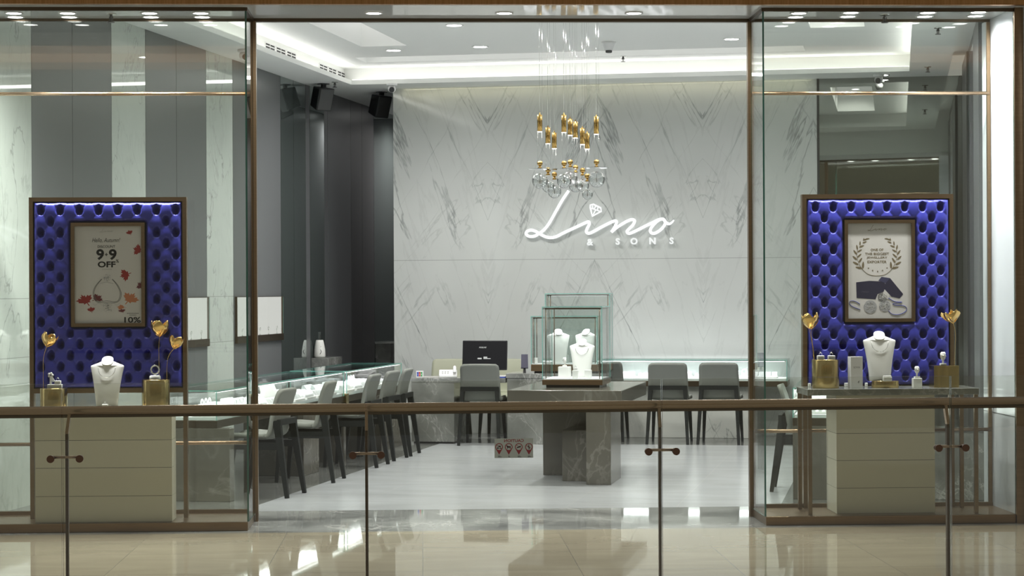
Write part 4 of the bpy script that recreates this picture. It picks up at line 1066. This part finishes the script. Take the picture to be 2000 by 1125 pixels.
for i in range(7): q = zr_(262+i*11, 768-(6 if i in (1, 3) else 0)); b.box(q[0]-.0012, q[0]+.0012, YP-.0008, YP, q[1]-.001, q[1]+.001)
b.out('box_print', brd)
b = MB('ink_blue')
for pts in ([(245, 890), (200, 862), (155, 858), (140, 880), (165, 910), (248, 945)], [(530, 830), (590, 862), (665, 870), (575, 885), (600, 900), (680, 905), (712, 935), (690, 970), (620, 995), (560, 985), (530, 955)]):
    b.tube(smooth_path([P3(*q) for q in pts], 4), .0024, 5)
b.out('ribbon_print', brd)
b = MB('ink_silver'); random.seed(5)
poly(b, 'paper', [(490, 742), (545, 800), (520, 840), (470, 800)], .0012)
for cx, cy, rad in ((348, 915, 66), (492, 905, 58), (470, 820, 48)):
    x, z = zr_(cx, cy); k = 14.33/FPX/5.112
    b.mat('ink_silver' if cx != 470 else 'ink_grey').prism([(x+rad*k*math.sin(2*PI*i/20), z+rad*k*math.cos(2*PI*i/20)) for i in range(20)], YP-.0010, YP)
    for i in range(110):
        a, r0 = random.uniform(0, 2*PI), random.uniform(0, rad*.9); q = (x+r0*k*math.cos(a), z+r0*k*math.sin(a)); w = random.uniform(.0015, .004)
        b.mat(random.choice(('paper', 'ink_grey', 'white_plastic', 'ink_light', 'ink_silver'))).prism([(q[0]-w, q[1]-w*.6), (q[0]+w, q[1]-w*.2), (q[0]+w*.2, q[1]+w)], YP-.0012-.000008*i, YP)
b.out('jewel_print', brd)
random.seed(11)

# ------------------------------------------------------------------ plinths and table of the display windows
def plinth(lab, px0, px1, v0, v1, ztop, joints):
    u0 = fuz(px0, 900, v0)[0]; u1 = fuz(px1, 900, v0)[0]; uc = (u0+u1)/2; w = (u1-u0)/2
    t = thing('display_plinth', lab, 'plinth', FW(uc, (v0+v1)/2, .06), FAC)
    zs = [0]+[j-.06 for j in joints]+[ztop-.06]
    d = (v1-v0)/2
    b = MB('white_panel')
    for a, c in zip(zs, zs[1:]): b.box(-w, w, -d, d, a+.0015, c-.0015)
    b.mat('panel_joint').box(-w+.004, w-.004, -d+.004, d-.004, .001, ztop-.062); b.out('body', t); return uc
ucL = plinth('broad off-white plinth of stacked boards under the left window jewellery', 68.5, 336, 13.86, 14.08, .80, (.235, .425, .61))
ucR = plinth('off-white plinth of stacked boards under the table in the right display window', 1634, 1826, 13.93, 14.28, .872, (.235, .425, .61, .80))
uA, zT = fuz(1577, 761, 13.86); uB = fuz(1912, 761, 13.86)[0]
uT = (uA+uB)/2; wT = (uB-uA)/2; dT = .205; vT = 13.86+dT; zT = .918
t = thing('display_table', 'long grey-topped table on thin bronze legs inside the right display window', 'table', FW(uT, vT, .06), FAC)
b = MB('stone_grey'); b.box(-wT, wT, -dT, dT, .815, zT-.06, .002); b.out('tabletop', t)
for sx in (-1, 1):
    for sy in (-1, 1):
        b = MB('bronze'); b.box(sx*(wT-.018)-.013, sx*(wT-.018)+.013, sy*(dT-.018)-.013, sy*(dT-.018)+.013, 0, .815); b.out('leg', t)

# ------------------------------------------------------------------ jewellery and brass blocks in the windows
def onf(px, v, z): return FW(fuz(px, 750, v)[0], v, z)
def wpx(n, v=13.95): return n*v/FPX
def drum(lab, px0, px1, v, z0, z1, oval=1., nm='brass_drum'):
    r = wpx(px1-px0, v)/2
    t = thing(nm, lab, 'brass stand', onf((px0+px1)/2, v, z0), FAC, None)
    b = MB('brass'); b.lathe([(r*.985, 0), (r, .003), (r, z1-z0-.003), (r*.985, z1-z0)], (0, 0, 0), 48, 1, oval); b.out('drum', t); return z1
def zat(px, py, v): return fuz(px, py, v)[1]
vL = 13.945
z = drum('brass drum at the left end of the left window plinth, under the white bow', 79, 131, vL, .80, zat(105, 758, vL)); zl1 = z
t = thing('earring_stand', 'white block with a small white bow earring stand on the left brass drum', 'earring stand', onf(107, vL, zl1), FAC)
b = MB('white_leather'); b.box(-.048, .048, -.025, .025, 0, .026, .003); b.out('block', t)
b = MB('white_leather'); b.beam((-.027, 0, .026), (-.027, 0, .075), .012, .010); b.beam((-.027, 0, .082), (-.005, -.005, .045), .016, .008)
for a in range(5): b.ball((-.027+.012*math.cos(a*1.256), -.003, .088+.012*math.sin(a*1.256)), .009, 8)
b.out('bow', t)
ring_block(onf(113, vL-.005, zl1+.026), FAC, 'white ring pad beside the bow on the left brass drum', None, .95)
z = drum('brass drum at the right end of the left window plinth, carrying a bangle stand', 277.5, 331.5, vL, .80, zat(304, 741, vL)); zl2 = z
t = thing('bangle_stand', 'upright silver bangle on a rounded white base in the left window', 'bangle stand', onf(303, vL-.02, zl2), FAC)
b = MB('white_leather'); b.lathe([(.036, 0), (.038, .006), (.037, .022), (.030, .028)], (0, 0, 0), 24, 1, .7); b.lathe([(.008, .028), (.006, .038)], (0, 0, 0), 10); b.out('base', t)
b = MB('chrome'); b.torus((0, 0, .066), .028, .0058, 32, 8, Matrix.Rotation(R(-12), 4, 'Z')); b.out('bangle', t)
z = drum('low oval brass base under the necklace bust of the left window', 174, 236, vL-.01, .80, .828, .55, 'oval_riser'); zl3 = z
bust('b', 'white necklace bust with a thin chain in the left display window', onf(209, vL, zl3), FAC, .352)
ring_block(onf(205, vL-.075, zl3), FAC, 'small ring pad at the foot of the bust in the left window', None, .9)
vR = 14.03
z = drum('brass drum with two ring pads on the table in the right window', 1586, 1639, vR, zT, zat(1612, 702, vR)); zr1 = z
ring_block(onf(1603, vR-.02, zr1), FAC, 'left of the two white ring pads on the brass drum of the right window', 'ring pads on the right window drum', 1.4/1.1*.85)
ring_block(onf(1624, vR-.02, zr1), FAC, 'right of the two white ring pads on the brass drum of the right window', 'ring pads on the right window drum', 1.08)
z = drum('low oval brass base under the necklace bust of the right window', 1702, 1756, vR, zT, zat(1730, 743.5, vR), .6, 'oval_riser'); zr2 = z
bust('b', 'white necklace bust with a beaded chain in the right display window', onf(1718.5, vR+.01, zr2), FAC+R(-6), .352, beads=1)
t = thing('ring_box', 'small white ring box at the foot of the bust in the right window', 'ring box', onf(1733, vR-.075, zr2-.0), FAC)
b = MB('white_leather'); b.box(-.029, .029, -.018, .018, 0, .030, .003); b.box(-.027, .027, -.016, .016, .030, .037, .002); b.out('box', t)
t = thing('perfume_box', 'tall white carton with small grey lettering on the table of the right window', 'carton', onf(1670.5, vR-.07, zT), FAC+R(12))
w = .044
b = MB('white_plastic'); b.box(-w, w, -w*.6, w*.6, 0, .218, .001); b.out('carton', t)
b = B(); text_into(b, 'SOVIA', 0, .145, .013, -w*.6-.0006, w=.05, mat='ink_grey'); text_into(b, '4', .012, .045, .02, -w*.6-.0006, bold=.01, shear=.3, mat='ink_grey'); b.out('lettering', t)
cl = onf(1791, vR-.04, zT); cube(cl, .062, .05, .066, 'white cube on the right window table, right of the bust', 'white_leather', FAC)
ring_finger(cl+Vector((0, 0, .066)), 'white stand with a silver ring on the white cube of the right window', FAC, 1.05)
u_ = wpx(50, vR)/2
t = thing('brass_block', 'square brass block with a ring stand at the right end of the right window table', 'brass stand', onf(1844, vR, zT), FAC)
hB = zat(1844, 713.5, vR)-zT
b = MB('brass'); b.box(-u_, u_, -.07, .07, 0, hB, .003); b.out('block', t)
ring_finger(onf(1842, vR-.02, zT+hB), 'white stand with a large silver ring on top of the square brass block', FAC, 1.2)
for k, (px, w) in enumerate(((1581, .022), (1654, .04), (1692, .02))):
    cube(onf(px, 14.20, zT), w*.8, .03, .026, ('small white block half hidden left of the brass drum', 'small white block between brass drum and tall carton', 'small white block between tall carton and bust')[k]+' in the right window', 'white_leather', FAC)

def tulip(lab, hx, hy, fx_, fy, v, tilt, spin, z0, size=1., stems=((0, 0),), bend=.02, style=0):
    hu, hz = fuz(hx, hy, v); fu, _ = fuz(fx_, fy, v)
    t = thing('gold_tulip', lab, 'metal flower', FW(fu, v, z0), FAC)
    dx = hu-fu; dz = hz-z0
    b = MB('gold')
    for k, (a, c) in enumerate(stems):
        b.tube(smooth_path([(a*.6, 0, 0), (a*.8+dx*.15+bend*.4, 0, dz*.35), (a+dx*.55+bend, 0, dz*.72), (dx+c, 0, dz)], 6), .0018, 6)
    b.out('stem', t)
    b = MB('gold'); s = .052*size
    M0 = Matrix.Translation((dx, 0, dz)) @ Matrix.Rotation(tilt, 4, 'Y') @ Matrix.Rotation(spin, 4, 'Z'); b.M = M0
    n = 5
    for k in range(n):
        a0 = 2*PI*k/n
        op = (.0, .25, .1, .3, .05)[k]*(1+style*1.5)
        def pet(u, w_, a0=a0, op=op):
            w1 = math.sin(PI*min(.98, .14+w_*.80))**.8
            ang = a0+(u-.5)*1.75*w1
            r = s*(.16+.86*math.sin(min(1, w_*1.2)*PI/2)*(1+op*w_)) * (1-.10*w_**3)
            return (r*math.cos(ang), r*math.sin(ang), s*1.75*w_**1.25*(1-.12*abs(2*u-1)**2)-.004+s*.08*math.sin(u*6+k))
        b.sheet(pet, 8, 10, .0012)
    b.ball((0, 0, 0), .011, 10); b.out('petals', t)
tulip('gold tulip rising from the left brass drum of the left window', 92, 675, 85, 757, vL+.03, R(22), .3, zl1, 1.0, bend=-.012)
tulip('tall gold tulip on the right brass drum of the left window', 312, 655, 311, 741, vL+.02, R(2), .9, zl2, 1.15, bend=-.004)
tulip('smaller gold tulip leaning right on the right brass drum of the left window', 341, 679, 326, 741, vL+.04, R(16), .1, zl2, .92, bend=-.018)
tulip('gold tulip at the left edge of the right blue board', 1584, 640, 1590, 702, vR+.03, R(-4), .5, zr1, 1.15, stems=((0, 0), (-.004, -.016)), bend=-.006)
tulip('open gold tulip at the right edge of the right blue board', 1861, 629, 1864, 713, vR+.04, R(-14), 1.2, zT+hB, .95, bend=.014, style=1)

# ------------------------------------------------------------------ glass railing in front of the walkway
ra = PZ(0, 797, 1.1); rb = PZ(1990, 777, 1.1)
RA = math.atan2(rb.y-ra.y, rb.x-ra.x); RO = Vector(((ra.x+rb.x)/2, (ra.y+rb.y)/2, 0))
rxd = Vector((math.cos(RA), math.sin(RA), 0)); ryd = Vector((-math.sin(RA), math.cos(RA), 0))
t = thing('glass_railing', 'glass railing with a bronze handrail along the walkway edge, in front of everything', 'railing', RO, RA)
def railx(px, py, off=0.):
    r = ray(px, py); n = ryd; k = ((RO+ryd*off-EYEP).dot(n))/r.dot(n); q = EYEP+r*k; return (q-RO).dot(rxd), q.z
b = MB('bronze_rail'); b.cyl((-3.6, 0, 1.085), (3.6, 0, 1.085), .0205, n=24); b.out('handrail', t)
b = MB('bronze_dark'); b.box(-3.6, 3.6, -.006, .006, 1.055, 1.066); b.out('rail_channel', t)
JX = [railx(px, 900, -.05)[0] for px in (122, 715, 1292, 1856)]
edges = [-3.6]+JX+[3.6]
for a, c in zip(edges, edges[1:]):
    g_ = B(); g_.pane(a+.003, c-.003, -.062, -.050, -.25, 1.205, 'glass_rail', 'glass_edge_rail'); g_.out('glass_panel', t)
for px, brk in ((131, 1), (716, 0), (1289, -.4), (1851, -1)):
    x, z = railx(px, 900, .0)
    b = MB('bronze_dark'); b.box(x-.0065, x+.0065, -.012, .016, -.25, .985, .002); b.out('post', t)
    b = MB('bronze_rail'); b.beam((x+.0*brk, .0, .985), (x+.012*brk, 0, 1.072), .013, .03); b.out('bracket', t)
    b = MB('bronze_rail'); b.cyl((x-.062, -.035, .885), (x+.062, -.035, .885), .0065, n=12); b.out('clamp_arm', t)
    for s in (-1, 1):
        b = MB('copper_disc'); b.cyl((x+s*.062, -.075, .880), (x+s*.062, -.063, .880), .0165, n=24); b.cyl((x+s*.062, -.049, .880), (x+s*.062, -.028, .880), .013, n=20); b.out('clamp_disc', t)
# warning sticker, read from the walkway side
def rl(px, py): x, z = railx(px, py, -.055); return x, z
def srl(cx, cy): return rl(950+cx/18.18, 840+cy/18.18)
x0, z1 = rl(965.5, 856.5); x1, z0 = rl(1041, 893.5); xc, zc = (x0+x1)/2, (z0+z1)/2
st = thing('warning_sticker', 'pale warning sticker seen from behind on the railing glass, its red heading reversed', 'sticker', RO+rxd*xc+ryd*-.064+Vector((0, 0, zc)), RA)
hw, hh = (x1-x0)/2, (z1-z0)/2
b = MB('sticker'); b.box(-hw, hw, 0, .0015, -hh, hh); b.out('backing', st)
def sl(cx, cy): x, z = srl(cx, cy); return x-xc, z-zc
ks = 9.1/FPX/18.18
b = B(); x, z = sl(972, 368); text_into(b, 'CAUTION', x, z, 105*ks, -.0004, w=700*ks, bold=.02, mirror=True, mat='sticker_red'); b.out('lettering', st)
for k, cx in enumerate((445, 788, 1145, 1502)):
    x, z = sl(cx, 595); r = 135*ks
    b = MB('sticker_red')
    a0 = [(x+r*math.sin(a), z+r*math.cos(a)) for a in [R(-125)+R(250)*i/24 for i in range(25)]] + [(x, z-275*ks)]
    b.prism(a0, -.0003, 0); b.out('pin', st)
    b = MB('sticker'); b.prism([(x+r*.80*math.sin(2*PI*i/24), z+r*.80*math.cos(2*PI*i/24)) for i in range(24)], -.0005, 0); b.out('disc', st)
    b = MB('ink'); Q = lambda pts: b.prism([(x+p*ks, z+q*ks) for p, q in pts], -.0008, 0)
    if k == 0: Q([(-75, -60), (-20, -60), (-20, -20), (-45, 0), (-75, -50)]); Q([(5, -55), (85, -55), (85, -35), (5, -40)]); Q([(-60, 30), (55, 0), (60, 40), (20, 45), (-30, 40)])
    elif k == 1: Q([(-80, 45), (-60, 55), (-45, 25), (45, 25), (60, 50), (65, 20), (50, -65), (35, -65), (35, -20), (-30, -20), (-35, -65), (-50, -65), (-55, 0), (-80, 30)])
    elif k == 2: Q([(-65, -45), (60, 5), (80, 40), (60, 45), (-70, -15)])
    else: Q([(-10, 100), (8, 100), (8, 30), (25, -40), (5, -95), (-8, -95), (-5, -30), (-25, 10), (-80, 35), (-80, 25), (-30, 0), (-12, 40)])
    b.mat('sticker_red'); Q([(-95, 70), (-85, 80), (95, -50), (85, -60)]); b.out('pictogram', st)
    b = MB('ink_grey')
    for j, wl_ in enumerate((70, 110)): q = sl(cx-40+(0 if k != 1 else 25), 915+j*35); b.box(q[0]-.0, q[0]+wl_*ks*(.6 if k == 1 else 1.2), -.0004, 0, q[1]-10*ks, q[1]+10*ks)
    b.out('small_print', st)
